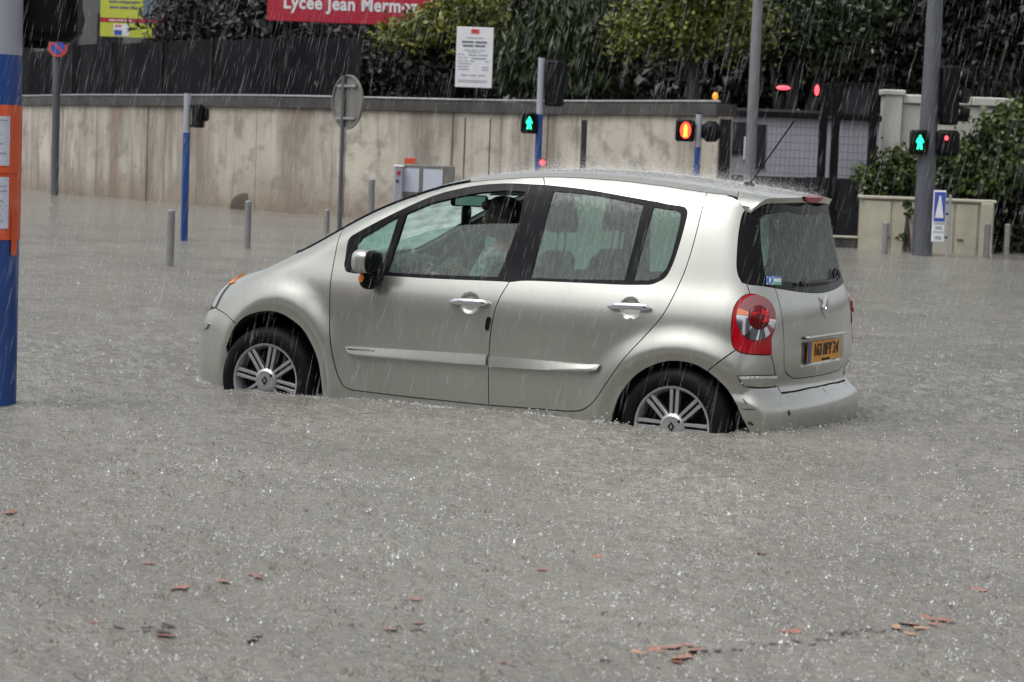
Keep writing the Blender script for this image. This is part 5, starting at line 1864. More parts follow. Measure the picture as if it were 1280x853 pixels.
D = 57.0; kk = px_m(D); P = at_depth(125, 45, D)
t = empty('works_board', tuple(P), RZ0); tag(t, 'yellow works information board with a red band and a grey panel behind bare branches', 'sign')
X_ = lambda u: (u - 125) / kk
Z_ = lambda v: (45 - v) / kk
def rect(name, u0, u1, v0, v1, mt_, y, parent=None): return MB().box(((X_(u0) + X_(u1)) / 2, y, (Z_(v0) + Z_(v1)) / 2), (X_(u1) - X_(u0), .03 if parent is None else .006, Z_(v0) - Z_(v1))).build(name, mt_, parent or t)
rect('grey_panel', 178.5, 218, 22, -40, M['teal_grey'], 0)
yb = rect('yellow_panel', 125, 178, 22, -40, M['yellow'], 0)
rect('red_band', 125, 208, 27.3, 22.5, M['sign_red'], -.005)
yl = rect('yellow_panel', 125, 193, 45.4, 27.8, M['yellow'], 0)
wb = rect('white_box', 142, 161.5, 44, 29.5, M['white_paint'], -.018, yl)
rect('blue_mark', 142.8, 152.5, 43, 37, M['sign_blue'], -.023, yl)
rect('red_mark', 144, 147, 33.5, 30.5, M['sign_red2'], -.023, yl); rect('red_mark', 148, 151.5, 33, 30.5, M['sign_red2'], -.023, yl)
bars(yb, M['ink'], X_(135), X_(175), Z_(2), .05, -.019, 3); bars(yb, M['ink'], X_(136), X_(175), Z_(9), .05, -.019, 3)
bars(t, M['white_paint'], X_(136), X_(165), Z_(25), .03, -.024, 3)
for dx in (.2, 1.5): MB().cyl((dx, .06, -2.2), (dx, .06, 1.4), .05, n=8).build('leg', M['plinth_dark'], t)

# --- gate, gatehouse, white wall, cabinet on the other side
D = 39.0; kk = px_m(D); P = ground_at(1000, D)
gh = empty('gatehouse', (P[0], P[1], 0), RZ0); tag(gh, 'low pale grey gatehouse behind the black gate', 'building')
X_ = lambda u, c=1000: (u - c) / kk
zz = lambda v, u=1000: zat(u, v, D)
MB().box(((X_(898) + X_(1100)) / 2, 1.2, (zz(222) + zz(147)) / 2), (X_(1100) - X_(898), 2.4, zz(147) - zz(222))).build('wall', M['gatehouse'], gh)
MB().box(((X_(880) + X_(1096)) / 2, 1.2, zz(222) / 2), (X_(1096) - X_(880), 2.35, zz(222))).build('plinth', M['plinth_dark'], gh)
MB().box(((X_(898) + X_(1100)) / 2, 1.2, zz(147) + .06), (X_(1100) - X_(898) + .2, 2.6, .12)).build('roof', M['coping'], gh)
for u0, u1, v0, v1 in ((906, 926, 196, 156), (937, 951, 212, 158)):
    wf = MB(); wf.box(((X_(u0) + X_(u1)) / 2, -.01, (zz(v0) + zz(v1)) / 2), (X_(u1) - X_(u0), .05, zz(v1) - zz(v0))); wf = wf.build('window', M['plinth_dark'], gh)
    MB().box(((X_(u0) + X_(u1)) / 2, -.04, (zz(v0) + zz(v1)) / 2), (X_(u1) - X_(u0) - .1, .02, zz(v1) - zz(v0) - .1)).build('pane', M['dark_glass'], wf)
MB().box(((X_(924) + X_(928)) / 2, -.03, zz(188)), (.06, .04, .4)).build('sill_post', M['white_paint'], gh)

D = 37.4; kk = px_m(D); P = ground_at(1050, D)
gt = empty('gate', (P[0], P[1], 0), RZ0); tag(gt, 'tall black steel gate with square posts and wire mesh', 'gate')
X_ = lambda u: (u - 1050) / kk
zz = lambda v: zat(1050, v, D)
for u in (900, 1021.5, 1037, 1083.5):
    MB().box((X_(u), 0, zz(107) / 2 if u != 900 else zz(125) / 2), (.13, .13, zz(107) if u != 900 else zz(125)), bev=.01).build('gate_post', M['signal_black'], gt)
MB().box(((X_(1026) + X_(1108)) / 2, 0, zz(105.5)), (X_(1108) - X_(1026), .06, .06)).build('top_rail', M['signal_black'], gt)
for u0, u1 in ((903, 1018), (1041, 1080), (1087, 1094)):
    MB().box(((X_(u0) + X_(u1)) / 2, .02, zz(147)), (X_(u1) - X_(u0), .05, .10)).build('cross_rail', M['signal_black'], gt)
for u0, u1 in ((952, 1017), (1042, 1079)):
    mb = MB()
    for v in np.arange(152, 222, 9.6): mb.box(((X_(u0) + X_(u1)) / 2, .0, zz(v)), (X_(u1) - X_(u0), .008, .008))
    for u in np.arange(u0, u1, 6.0): mb.box((X_(u), .008, (zz(150) + zz(222)) / 2), (.006, .006, zz(150) - zz(222)))
    mb.build('wire_mesh', mat('wire', (.07, .07, .08), .5), gt)
for u0, u1 in ((1002, 1018), (1026, 1033), (1041, 1080)):
    MB().box(((X_(u0) + X_(u1)) / 2, .03, (zz(223) + .35) / 2), (X_(u1) - X_(u0), .03, zz(223) - .35)).build('kick_panel', M['plinth_dark'], gt)
b_ = MB(); b_.box((X_(1052), .05, zz(125)), (.75, .1, .55)); b_.build('sign_panel', M['plinth_dark'], gt)
gs = empty('gate_signal', tuple(at_depth(1021, 113, 37.2)), RZ0); tag(gs, 'small red lamp on top of a black gate post', 'signal lamp')
MB().box((0, .04, 0), (.13, .1, .24), bev=.02).build('housing', M['signal_black'], gs)
MB().ell((0, -.02, 0), (.04, .03, .09), 12, 8).build('lens', M['red_dot'], gs)
gs = empty('barrier_lamp', tuple(at_depth(979, 110, 39.0)), RZ0); tag(gs, 'flat oval red lamp glowing against the dark trees above the gatehouse', 'signal lamp')
MB().box((0, .06, 0), (.34, .1, .14), bev=.02).build('housing', M['signal_black'], gs)
MB().ell((0, -.01, 0), (.125, .03, .037), 16, 8).build('lens', M['red_dot'], gs)
MB().cyl((0, .08, -.05), (0, .08, -1.0), .03, n=8).build('post', M['signal_black'], gs)
gs = empty('warning_lamp', tuple(at_depth(894, 123, 36.5)), RZ0); tag(gs, 'small amber warning lamp at the end of the concrete wall', 'signal lamp')
MB().ell((0, 0, .03), (.05, .05, .07), 12, 8).build('lens', mat('amber_glow', (.5, .2, .02), .4, emit=(1, .45, .05), estr=.35), gs)
MB().cyl((0, 0, -.25), (0, 0, -.03), .045, n=10).build('post', M['signal_black'], gs)

D = 37.8; kk = px_m(D); P = ground_at(1170, D)
ww = empty('garden_wall', (P[0], P[1], 0), RZ0); tag(ww, 'white rendered garden wall with a corner pier and stone coping', 'wall')
X_ = lambda u: (u - 1170) / kk
zz = lambda v: zat(1170, v, D)
MB().box(((X_(1094) + X_(1116)) / 2, 0, zz(121) / 2), (X_(1116) - X_(1094), .40, zz(121)), bev=.01).build('pier', M['white_wall'], ww)
MB().box(((X_(1094) + X_(1116)) / 2, 0, zz(119)), (X_(1116) - X_(1094) + .10, .46, .10), bev=.02).build('pier_cap', M['white_wall'], ww)
MB().box(((X_(1116) + X_(1640)) / 2, .05, zz(132) / 2), (X_(1640) - X_(1116) - .01, .24, zz(132)), bev=.01).build('wall', M['white_wall'], ww)
for u0, u1 in ((1117, 1160), (1160.4, 1203), (1203.4, 1246), (1246.4, 1290), (1290.4, 1378), (1378.4, 1466), (1466.4, 1554), (1554.4, 1640)):
    MB().box(((X_(u0) + X_(u1)) / 2, .05, zz(126)), (X_(u1) - X_(u0), .36, .155), bev=.02).build('coping', M['white_wall'], ww)
bars_root = empty('railing', tuple(ww.location), RZ0); tag(bars_root, 'dark vertical bar railing above the white garden wall', 'railing')
for u in np.arange(1200, 1640, 9.5):
    MB().cyl((X_(u), .3, zz(126)), (X_(u), .3, zz(80)), .022, n=6).build('bar', M['signal_black'], bars_root)
MB().box(((X_(1198) + X_(1640)) / 2, .3, zz(82)), (X_(1640) - X_(1198), .03, .04)).build('rail', M['signal_black'], bars_root)

pa, pb = on_water(1073, 312), on_water(1240, 319)
dv = pb - pa; Lc = math.hypot(dv[0], dv[1])
cab = empty('utility_cabinet', (pa[0], pa[1], 0), math.atan2(dv[1], dv[0])); tag(cab, 'long low beige utility cabinet under the ivy with rusty door handles', 'cabinet')
hc = zat(1110, 249, depth(pa))
MB().box((Lc / 2, .28, hc / 2), (Lc, .5, hc), bev=.012).build('body', M['cream'], cab)
MB().box((Lc / 2, .28, hc + .02), (Lc + .06, .60, .05), bev=.012).build('top_slab', M['cream'], cab)
for x0, x1 in ((.06, .50), (.55, 1.02), (1.08, 1.52), (1.56, Lc - .26)):
    d_ = MB(); d_.box(((x0 + x1) / 2, .018, hc * .53 + .05), (x1 - x0, .03, hc * .78), bev=.008); d_ = d_.build('door', M['cream'], cab)
    MB().box((x0 + .08 if x0 > .5 else x1 - .06, -.01, .50), (.10, .03, .03), bev=.008).build('handle', M['rust'], d_)
MB().box((Lc - .12, .0, hc / 2), (.20, .1, hc), bev=.012).build('end_pier', M['cream'], cab)
low = empty('low_kerb_wall', tuple(ground_at(1045, 37.0) * np.array([1, 1, 0])), RZ0); tag(low, 'low pale kerb wall between the gate and the beige cabinet', 'kerb')
MB().box((0, 0, .22), (1.3, .3, .44), bev=.02).build('wall', M['coping'], low)
MB().box((0, 0, .455), (1.34, .34, .035), bev=.01).build('coping', M['cream'], low)
# ------------------------------------------------------------------ trees, shrubs, ivy
def leaf_mat(name, c, c2, rough=.45):
    m = bpy.data.materials.new(name); m.use_nodes = True
    nt = m.node_tree; b = nt.nodes['Principled BSDF']; L = nt.links.new
    b.inputs['Roughness'].default_value = rough
    b.inputs['Specular IOR Level'].default_value = .35
    geo = nt.nodes.new('ShaderNodeNewGeometry')
    nz = nt.nodes.new('ShaderNodeTexNoise'); nz.inputs['Scale'].default_value = 2.6; nz.inputs['Detail'].default_value = 4
    L(geo.outputs['Position'], nz.inputs['Vector'])
    cr = nt.nodes.new('ShaderNodeValToRGB')
    cr.color_ramp.elements[0].position = .36; cr.color_ramp.elements[1].position = .64
    cr.color_ramp.elements[0].color = (*c2, 1); cr.color_ramp.elements[1].color = (*c, 1)
    L(nz.outputs['Fac'], cr.inputs[0]); L(cr.outputs[0], b.inputs['Base Color'])
    return m


M['leaf_yellow'] = leaf_mat('leaf_yellow_green', (.150, .160, .020), (.045, .062, .010))
M['leaf_mid'] = leaf_mat('leaf_mid_green', (.032, .048, .014), (.013, .021, .008))
M['leaf_dark'] = leaf_mat('leaf_dark_green', (.011, .016, .008), (.005, .007, .005))
M['leaf_brown'] = leaf_mat('leaf_brown', (.026, .020, .019), (.012, .010, .010))
M['ivy'] = leaf_mat('ivy_green', (.070, .098, .022), (.020, .033, .010), .3)
M['ivy_dark'] = leaf_mat('ivy_dark_green', (.026, .036, .013), (.008, .013, .007), .3)
M['bark'] = mat('bark', (.035, .030, .026), rough=.9, vary=.4, vscale=8, bump=.5, bscale=20)


def leaves(blobs, n, size, long=1.5, hang=0.0, clump=.22, fill=.35):
    """leaf blades gathered in clumps through the blobs (centre, radii)"""
    vol = np.array([r[0] * r[1] * r[2] for _, r in blobs]); vol = vol / vol.sum()
    P = []
    for (c, r), f in zip(blobs, vol):
        m_ = max(8, int(n * f)); nc = max(4, m_ // 45)
        d = rng.normal(size=(nc, 3)); d /= np.linalg.norm(d, axis=1, keepdims=True)
        q = d * (rng.uniform(fill, 1.0, (nc, 1)) ** .5) * (1 + rng.normal(0, .10, (nc, 1)))
        cc = np.array(c) + q * np.array(r)
        k = rng.integers(0, nc, m_)
        P.append(cc[k] + rng.normal(size=(m_, 3)) * clump * np.array([1, 1, .8]))
    P = np.concatenate(P); n = len(P)
    a = rng.normal(size=(n, 3)); a[:, 2] -= hang * 2.5; a /= np.linalg.norm(a, axis=1, keepdims=True)
    b = np.cross(a, rng.normal(size=(n, 3))); b /= np.linalg.norm(b, axis=1, keepdims=True)
    s_ = size * rng.uniform(.6, 1.35, (n, 1))
    nn = np.cross(a, b)
    v = [P - a * s_ * long * .5, P + b * s_ * .5 + nn * s_ * .12, P + a * s_ * long * .5, P - b * s_ * .5 + nn * s_ * .12]
    V = np.stack(v, 1).reshape(-1, 3)
    i = np.arange(n) * 4
    return V, np.concatenate([np.stack([i, i + 1, i + 2], -1), np.stack([i, i + 2, i + 3], -1)])


def plant(name, label, cat, D, base, blobs, n, size, mt_, limbs=(), group=None, crown='crown', **kw):
    """base pixel column; blobs as (u, v, radius_u, radius_v) in photo pixels at distance D"""
    kk = px_m(D)
    B = ground_at(base[0], D, base[1])
    t = empty(name, tuple(B)); tag(t, label, cat, group)
    bl = []
    for q in blobs:
        u, v, ru, rv = q[:4]
        dd = q[4] if len(q) > 4 else 0.0
        bl.append((at_depth(u, v, D + dd) - B, (ru / kk, max(ru * .8, 12) / kk, rv / kk)))
    V, f = leaves(bl, n, size, **kw)
    raw_mesh(crown, V, f, mt_, t)
    tr = MB()
    if limbs:
        for path, r0, r1 in limbs:
            pts = [at_depth(u, v, D) - B for u, v in path]
            pts = [Vector(p) for p in catmull(np.array(pts), .25)]
            tr.tube(pts, [r0 + (r1 - r0) * k / (len(pts) - 1) for k in range(len(pts))], 8)
    else:
        for k, (c, r) in enumerate(bl):
            p = [Vector((0, 0, -.3)) + Vector((c[0] * .3, c[1] * .3, 0)), Vector((c[0] * .6, c[1] * .6, c[2] * .4)), Vector(c)]
            tr.tube(p, [.09, .06, .02], 6)
    tr.build('trunk', M['bark'], t, 60)
    return t


BZ = 2.4
G = 'trees and shrubs on the bank behind the wall'
plant('bare_shrub', 'twiggy purplish brown shrub in front of the yellow works board', 'shrub', 52, (262, BZ), [(250, 40, 50, 45), (300, 20, 45, 45), (220, 10, 30, 25)], 5200, .055, M['leaf_brown'], group=G, long=4.5, clump=.35)
plant('dark_shrub', 'dark brownish shrub under the red school sign', 'shrub', 49.5, (380, BZ), [(370, 66, 65, 40), (330, 30, 40, 40), (420, 90, 50, 30)], 5500, .13, M['leaf_brown'], group=G)
plant('laurel_shrub', 'dark green shrub below the foliage that hides the end of the school name', 'shrub', 44.5, (500, BZ), [(500, 92, 55, 32), (565, 82, 45, 36), (460, 105, 40, 20)], 11000, .085, M['leaf_dark'], group=G)
plant('yellow_shrub', 'bright yellow green shrub overlapping the red school sign', 'shrub', 44.0, (540, BZ), [(566, 26, 30, 15), (515, 44, 30, 6), (592, 12, 28, 15), (548, 40, 34, 8)], 8000, .075, M['leaf_yellow'], group=G, fill=.2)
plant('bamboo', 'weeping mid green bamboo clump between the white notice and the yellow tree', 'bamboo', 43, (700, BZ), [(700, 60, 55, 52), (740, 50, 50, 45), (660, 75, 34, 42), (720, 100, 60, 26)], 9500, .07, M['leaf_mid'], group=G, long=3.6, hang=.8)
plant('forked_tree', 'yellow green tree with a dark forked trunk at the end of the wall', 'tree', 41.5, (866, BZ), [(835, 32, 60, 22), (890, 25, 50, 26), (920, 40, 40, 16), (800, 45, 30, 10), (870, -15, 70, 25)], 13000, .075, M['leaf_yellow'],
      limbs=[([(866, 140), (866, 105), (868, 75)], .16, .11), ([(868, 80), (850, 60), (820, 38), (800, 20)], .10, .03), ([(868, 80), (878, 55), (890, 25), (900, 0)], .10, .03), ([(850, 60), (845, 35), (850, 10)], .06, .02)], group=G, fill=.3, clump=.26)
plant('bushy_tree', 'mid green tree behind the lamp column', 'tree', 43.5, (985, BZ), [(990, 30, 60, 32), (1040, 45, 52, 40), (960, 45, 34, 20), (1060, 10, 60, 30), (1005, 5, 50, 25)], 13000, .085, M['leaf_mid'], group=G, fill=.3)
plant('dark_tree', 'very dark evergreen tree behind the black gate', 'tree', 45.5, (1010, BZ), [(1000, 85, 70, 48), (930, 100, 60, 40), (1060, 95, 60, 50), (870, 100, 60, 35), (960, 60, 90, 30)], 11000, .15, M['leaf_dark'], group=G)
plant('cypress_hedge', 'near black evergreen hedge rising above the white garden wall', 'hedge', 44, (1190, 1.2), [(1150, 50, 50, 70), (1215, 40, 60, 80), (1270, 45, 50, 80), (1180, -30, 90, 40), (1240, 110, 50, 50)], 14000, .14, M['leaf_dark'], group=G)
plant('back_tree', 'dark leafy tree filling the space behind the white notice', 'tree', 50, (620, BZ), [(620, 45, 70, 60), (690, 20, 60, 45), (580, 90, 60, 40)], 9000, .15, M['leaf_dark'], group=G)
plant('back_tree', 'dark leafy tree behind the bamboo clump', 'tree', 50, (780, BZ), [(780, 80, 70, 55), (840, 90, 70, 45), (760, 20, 50, 30)], 9000, .15, M['leaf_dark'], group=G)
plant('back_tree', 'dark brownish tree behind the red school sign', 'tree', 55, (420, BZ), [(420, 50, 110, 60), (330, 60, 70, 60), (470, 10, 60, 30)], 9000, .15, M['leaf_brown'], group=G)

plant('cypress_hedge', 'near black evergreen hedge carrying on behind the railing', 'hedge', 45, (1420, 1.2), [(1340, 40, 60, 90), (1420, 45, 70, 90), (1510, 40, 70, 90), (1590, 50, 60, 90)], 12000, .16, M['leaf_dark'], group=G)
# ivy over the cabinet and the garden wall
GI = 'ivy on the cabinet side'
plant('ivy_bush', 'light green ivy mound on the cabinet beside the white pier', 'bush', 37.1, (1108, .3), [(1100, 222, 24, 26), (1122, 208, 22, 22), (1135, 225, 20, 22), (1090, 235, 12, 12)], 3600, .075, M['ivy'], group=GI, long=1.2, clump=.10, fill=.5, crown='foliage')
plant('ivy_bush', 'broad light green ivy mass growing over the beige cabinet', 'bush', 37.2, (1205, .3), [(1190, 215, 28, 26), (1215, 205, 34, 30), (1250, 190, 34, 50), (1270, 160, 30, 40), (1232, 228, 30, 22)], 8000, .08, M['ivy'], group=GI, long=1.2, clump=.12, fill=.5, crown='foliage')
plant('ivy_bush', 'dark ivy mass hanging down to the water beside the beige cabinet', 'bush', 37.6, (1265, .2), [(1265, 270, 34, 60), (1285, 220, 30, 70), (1250, 300, 26, 30), (1240, 240, 30, 30)], 9000, .08, M['ivy_dark'], group=GI, long=1.2, clump=.12, fill=.4, crown='foliage')
plant('ivy_trail', 'thin ivy trail climbing the front of the beige cabinet beside the mast', 'ivy', 36.2, (1134, .3), [(1134, 270, 5, 16), (1132, 295, 4, 14)], 320, .05, M['ivy'], group=GI, long=1.2, clump=.03, crown='foliage')

# buildings far behind the trees
def far_building(name, label, D, u0, u1, vtop, mt_, floors, bays):
    kk = px_m(D)
    B = ground_at((u0 + u1) / 2, D, 2.4)
    t = empty(name, tuple(B), RZ0); tag(t, label, 'building')
    w_ = (u1 - u0) / kk; h = zat((u0 + u1) / 2, vtop, D) - 2.4
    MB().box((0, 3, h / 2 - .2), (w_, 6, h + .4)).build('wall', mt_, t)
    MB().box((0, 3, h + .1), (w_ + .6, 6.6, .25)).build('roof', M['coping'], t)
    for i in range(bays):
        for j in range(floors):
            x = -w_ / 2 + w_ * (i + .5) / bays; z = h * (j + .5) / floors
            wf = MB(); wf.box((x, -.02, z), (w_ / bays * .55, .1, h / floors * .5)); wf = wf.build('window', M['plinth_dark'], t)
            MB().box((x, -.08, z), (w_ / bays * .45, .02, h / floors * .42)).build('pane', M['dark_glass'], wf)


far_building('annexe', 'plain grey building behind the works board', 72, -60, 330, -190, M['far_wall'], 2, 7)
far_building('school_block', 'pale grey school block glimpsed through the trees', 78, 560, 900, -200, M['pale_wall'], 3, 9)
far_building('school_block', 'pale grey school block behind the gate trees', 80, 905, 1700, -180, M['pale_wall'], 3, 18)
far_building('school_block', 'dark grey school block behind the red name board', 76, 335, 555, -210, M['far_wall'], 3, 6)
# houses across the street, behind the photographer (they show in the paintwork)
for k, (x, y, w_, h, rz, lab) in enumerate(((-9, -36, 27, 14, .08, 'rendered house row across the street with a long roof'), (17, -35, 24, 15, -.05, 'taller rendered house across the street'), (-34, -30, 24, 13, .5, 'corner house across the street'), (41, -28, 24, 14, -.6, 'end house across the street'))):
    t = empty('house', (x, y, 0), rz); tag(t, lab, 'building', 'houses across the street')
    MB().box((0, -4, h / 2), (w_, 8, h)).build('wall', M['far_wall'], t)
    rf = MB(); rf.prism([(-4.6, 0), (4.6, 0), (0, 2.2)], (-w_ / 2 - .3, -4, h), (0, 1, 0), (0, 0, 1), w_ + .6); rf.build('roof', M['leaf_brown'], t)
    for i in range(6):
        for j in range(4):
            MB().box((-w_ / 2 + w_ * (i + .5) / 6, .03, 2 + j * 3.2), (1.3, .1, 1.7)).build('window', M['dark_glass'], t)
# ------------------------------------------------------------------ the driver
M['skin'] = mat('skin', (.36, .19, .13), rough=.55)
M['hair'] = mat('dark_hair', (.022, .012, .009), rough=.5, vary=.4, vscale=60, stretch=(1, 1, .2))
M['blouse'] = mat('patterned_top', (.42, .42, .42), rough=.9, c2=(.05, .055, .06), vscale=34)
M['trousers'] = mat('dark_trousers', (.02, .022, .03), rough=.9)
M['eye'] = mat('eye', (.02, .015, .012), rough=.2)
M['lip'] = mat('lip', (.32, .10, .09), rough=.5)


def skin_mesh(name, joints, edges, mt_, parent=None, sub=2):
    """joints: name -> (point, radius)"""
    keys = list(joints)
    me = bpy.data.meshes.new(name)
    me.from_pydata([joints[k][0] for k in keys], [(keys.index(a), keys.index(b)) for a, b in edges], [])
    o = bpy.data.objects.new(name, me); col.objects.link(o)
    o.modifiers.new('skin', 'SKIN')
    if not me.skin_vertices: me.attributes.new('skin_vertices', 'FLOAT', 'POINT') if False else None
    bpy.context.view_layer.objects.active = o
    if not me.skin_vertices: bpy.ops.mesh.customdata_skin_add()
    for i, k in enumerate(keys):
        r = joints[k][1]
        me.skin_vertices[0].data[i].radius = (r, r) if not isinstance(r, tuple) else r
    me.skin_vertices[0].data[0].use_root = True
    ss = o.modifiers.new('sub', 'SUBSURF'); ss.levels = sub; ss.render_levels = sub
    dg = bpy.context.evaluated_depsgraph_get()
    m2 = bpy.data.meshes.new_from_object(o.evaluated_get(dg))
    bpy.data.objects.remove(o); bpy.data.meshes.remove(me)
    m2.name = name
    m2.materials.clear(); m2.materials.append(mt_)
    m2.polygons.foreach_set('use_smooth', [True] * len(m2.polygons))
    return m2


J = {'pelvis': ((1.30, -.36, .60), .135), 'waist': ((1.31, -.36, .76), .115), 'chest': ((1.28, -.36, .95), .135), 'upper': ((1.25, -.36, 1.07), .11),
     'neck': ((1.225, -.36, 1.15), .052), 'neck2': ((1.205, -.365, 1.205), .052), 'skull': ((1.195, -.37, 1.29), .084), 'crown': ((1.20, -.37, 1.345), .070), 'jaw': ((1.155, -.372, 1.235), .050),
     'shl': ((1.25, -.53, 1.075), .062), 'ell': ((1.14, -.60, .85), .045), 'wrl': ((.93, -.54, .93), .030),
     'shr': ((1.24, -.19, 1.075), .062), 'elr': ((1.12, -.12, .86), .045), 'wrr': ((.93, -.19, .94), .030),
     'hil': ((1.26, -.46, .58), .085), 'knl': ((.86, -.48, .66), .060), 'anl': ((.62, -.48, .34), .042), 'tol': ((.50, -.48, .32), .035),
     'hir': ((1.26, -.26, .58), .085), 'knr': ((.86, -.24, .66), .060), 'anr': ((.62, -.24, .34), .042), 'tor': ((.50, -.24, .32), .035)}
E_ = [('pelvis', 'waist'), ('waist', 'chest'), ('chest', 'upper'), ('upper', 'neck'), ('neck', 'neck2'), ('neck2', 'skull'), ('skull', 'crown'), ('skull', 'jaw'),
      ('upper', 'shl'), ('shl', 'ell'), ('ell', 'wrl'), ('upper', 'shr'), ('shr', 'elr'), ('elr', 'wrr'), ('pelvis', 'hil'), ('hil', 'knl'), ('knl', 'anl'), ('anl', 'tol'), ('pelvis', 'hir'), ('hir', 'knr'), ('knr', 'anr'), ('anr', 'tor')]
body = skin_mesh('person', J, E_, M['skin'])
# hands closed on the wheel rim and the face, joined into the same body mesh
extra = []
for sg, wr in ((-1, Vector((.93, -.54, .93))), (1, Vector((.93, -.19, .94)))):
    pc_ = wr + Vector((-.06, .008 * -sg, .035))
    hj = {'w': (tuple(wr), .026), 'p': (tuple(pc_), (.030, .020))}
    he = [('w', 'p')]
    for k in range(4):
        o_ = Vector((0, 0, .030 - .020 * k))
        ln = (.030, .034, .032, .024)[k]
        a = pc_ + Vector((-.030, 0, 0)) + o_
        b = a + Vector((-ln * .8, -sg * .012, -.004)); c = b + Vector((.006, -sg * ln, -.006)); d = c + Vector((ln * .7, -sg * .004, 0))
        for nm, pt, r in ((f'a{k}', a, .0095), (f'b{k}', b, .009), (f'c{k}', c, .0085), (f'd{k}', d, .0078)): hj[nm] = (tuple(pt), r)
        he += [('p', f'a{k}'), (f'a{k}', f'b{k}'), (f'b{k}', f'c{k}'), (f'c{k}', f'd{k}')]
    t0_ = pc_ + Vector((.005, -sg * .018, .030)); t1_ = t0_ + Vector((-.028, -sg * .012, .018)); t2_ = t1_ + Vector((-.022, 0, .004))
    hj.update({'t0': (tuple(t0_), .0105), 't1': (tuple(t1_), .0095), 't2': (tuple(t2_), .0085)})
    he += [('p', 't0'), ('t0', 't1'), ('t1', 't2')]
    extra.append(skin_mesh('hand', hj, he, M['skin'], sub=1))
fc = MB()
hx, hy, hz_ = 1.125, -.37, 1.29
fc.ell((1.108, hy, 1.272), (.020, .013, .024), 10, 8)                                   # nose
for s_ in (-1, 1): fc.ell((1.205, hy + s_ * .082, 1.285), (.020, .010, .030), 10, 8)     # ears
extra.append(fc.mesh('face', M['skin'], 60))
bm = bmesh.new(); bm.from_mesh(body)
for e_ in extra: bm.from_mesh(e_)
bm.to_mesh(body); bm.free()
person = link(bpy.data.objects.new('person', body))
person.matrix_world = CARM
tag(person, 'person with dark brown hair and a pale patterned top at the wheel', 'person')
ey = MB()
for s_ in (-1, 1): ey.ell((1.122, hy + s_ * .033, 1.292), (.010, .013, .007), 10, 6)
ey.build('eyes', M['eye'], person)
MB().ell((1.112, hy, 1.236), (.010, .024, .007), 10, 6).build('mouth', M['lip'], person)
hr = MB()
hr.ell((1.218, hy, 1.322), (.108, .100, .090), 22, 14, e=.95)
hr.ell((1.250, hy, 1.250), (.072, .098, .085), 18, 12, e=.9)
for s_ in (-1, 1): hr.ell((1.200, hy + s_ * .080, 1.255), (.060, .022, .075), 14, 10)
hr.ell((1.150, hy - .02, 1.352), (.052, .078, .036), 14, 10)
hr.build('hair', M['hair'], person, 70)
top_j = {k: (J[k][0], J[k][1] + .014) for k in ('pelvis', 'waist', 'chest', 'upper', 'shl', 'ell', 'shr', 'elr')}
top_j['wl'] = (tuple(Vector(J['ell'][0]).lerp(Vector(J['wrl'][0]), .6)), .048); top_j['wr'] = (tuple(Vector(J['elr'][0]).lerp(Vector(J['wrr'][0]), .6)), .048)
link(bpy.data.objects.new('top', skin_mesh('top', top_j, [('pelvis', 'waist'), ('waist', 'chest'), ('chest', 'upper'), ('upper', 'shl'), ('shl', 'ell'), ('ell', 'wl'), ('upper', 'shr'), ('shr', 'elr'), ('elr', 'wr')], M['blouse'])), person)
tr_j = {k: (J[k][0], J[k][1] + .012) for k in ('pelvis', 'hil', 'knl', 'anl', 'hir', 'knr', 'anr')}
link(bpy.data.objects.new('trousers', skin_mesh('trousers', tr_j, [('pelvis', 'hil'), ('hil', 'knl'), ('knl', 'anl'), ('pelvis', 'hir'), ('hir', 'knr'), ('knr', 'anr')], M['trousers'])), person)

# ------------------------------------------------------------------ leaves afloat
M['leaf_orange'] = mat('wet_orange_leaf', (.33, .135, .085), rough=.3, c2=(.15, .055, .045), vscale=55)
M['leaf_wet_brown'] = mat('wet_brown_leaf', (.045, .022, .018), rough=.3, c2=(.02, .012, .012), vscale=40)
M['leaf_tan'] = mat('wet_tan_leaf', (.42, .26, .15), rough=.3, c2=(.30, .15, .08), vscale=40)


def leaf_shape(L_, W_, curl, seed):
    r = np.random.default_rng(seed)
    n = 9
    xs = np.linspace(-.5, .5, n)
    wd = np.sin(np.pi * np.clip(xs + .5, .02, .98)) ** .8 * (1 + r.normal(0, .28, n))
    V = []
    for side in (-1, 0, 1):
        for x, w_ in zip(xs, wd):
            V.append((x * L_, side * w_ * W_ * .5, .004 + curl * (x * 2) ** 2 * L_ * .4 + abs(side) * curl * W_ * .35 + r.uniform(0, .002)))
    f = [(s_ * n + k, s_ * n + k + 1, (s_ + 1) * n + k + 1, (s_ + 1) * n + k) for s_ in (0, 1) for k in range(n - 1)]
    V.append((L_ * .72, .004, .006)); V.append((L_ * .72, -.002, .006))
    f.append((2 * n - 1, 3 * n + 1, 3 * n))
    return V, f


shapes = {}
for mt_ in ('leaf_orange', 'leaf_wet_brown', 'leaf_tan'):
    for k in range(4):
        V, f = leaf_shape(.075, .045, .02 + .03 * k, 40 + k)
        shapes[(mt_, k)] = MB().add(V, f).mesh('leaf', M[mt_], 60)


def leaf(u, v, mt_, size, label, group):
    P = on_water(u, v, WATER)
    P[2] = water_z(P)[0] + .0005
    o = bpy.data.objects.new('leaf', shapes[(mt_, random.randrange(4))]); link(o)
    o.location = P; o.rotation_euler = (random.uniform(-.12, .12), random.uniform(-.12, .12), random.uniform(0, 6.28))
    size *= .85
    o.scale = (size, size, size)
    tag(o, label, 'leaf', group)


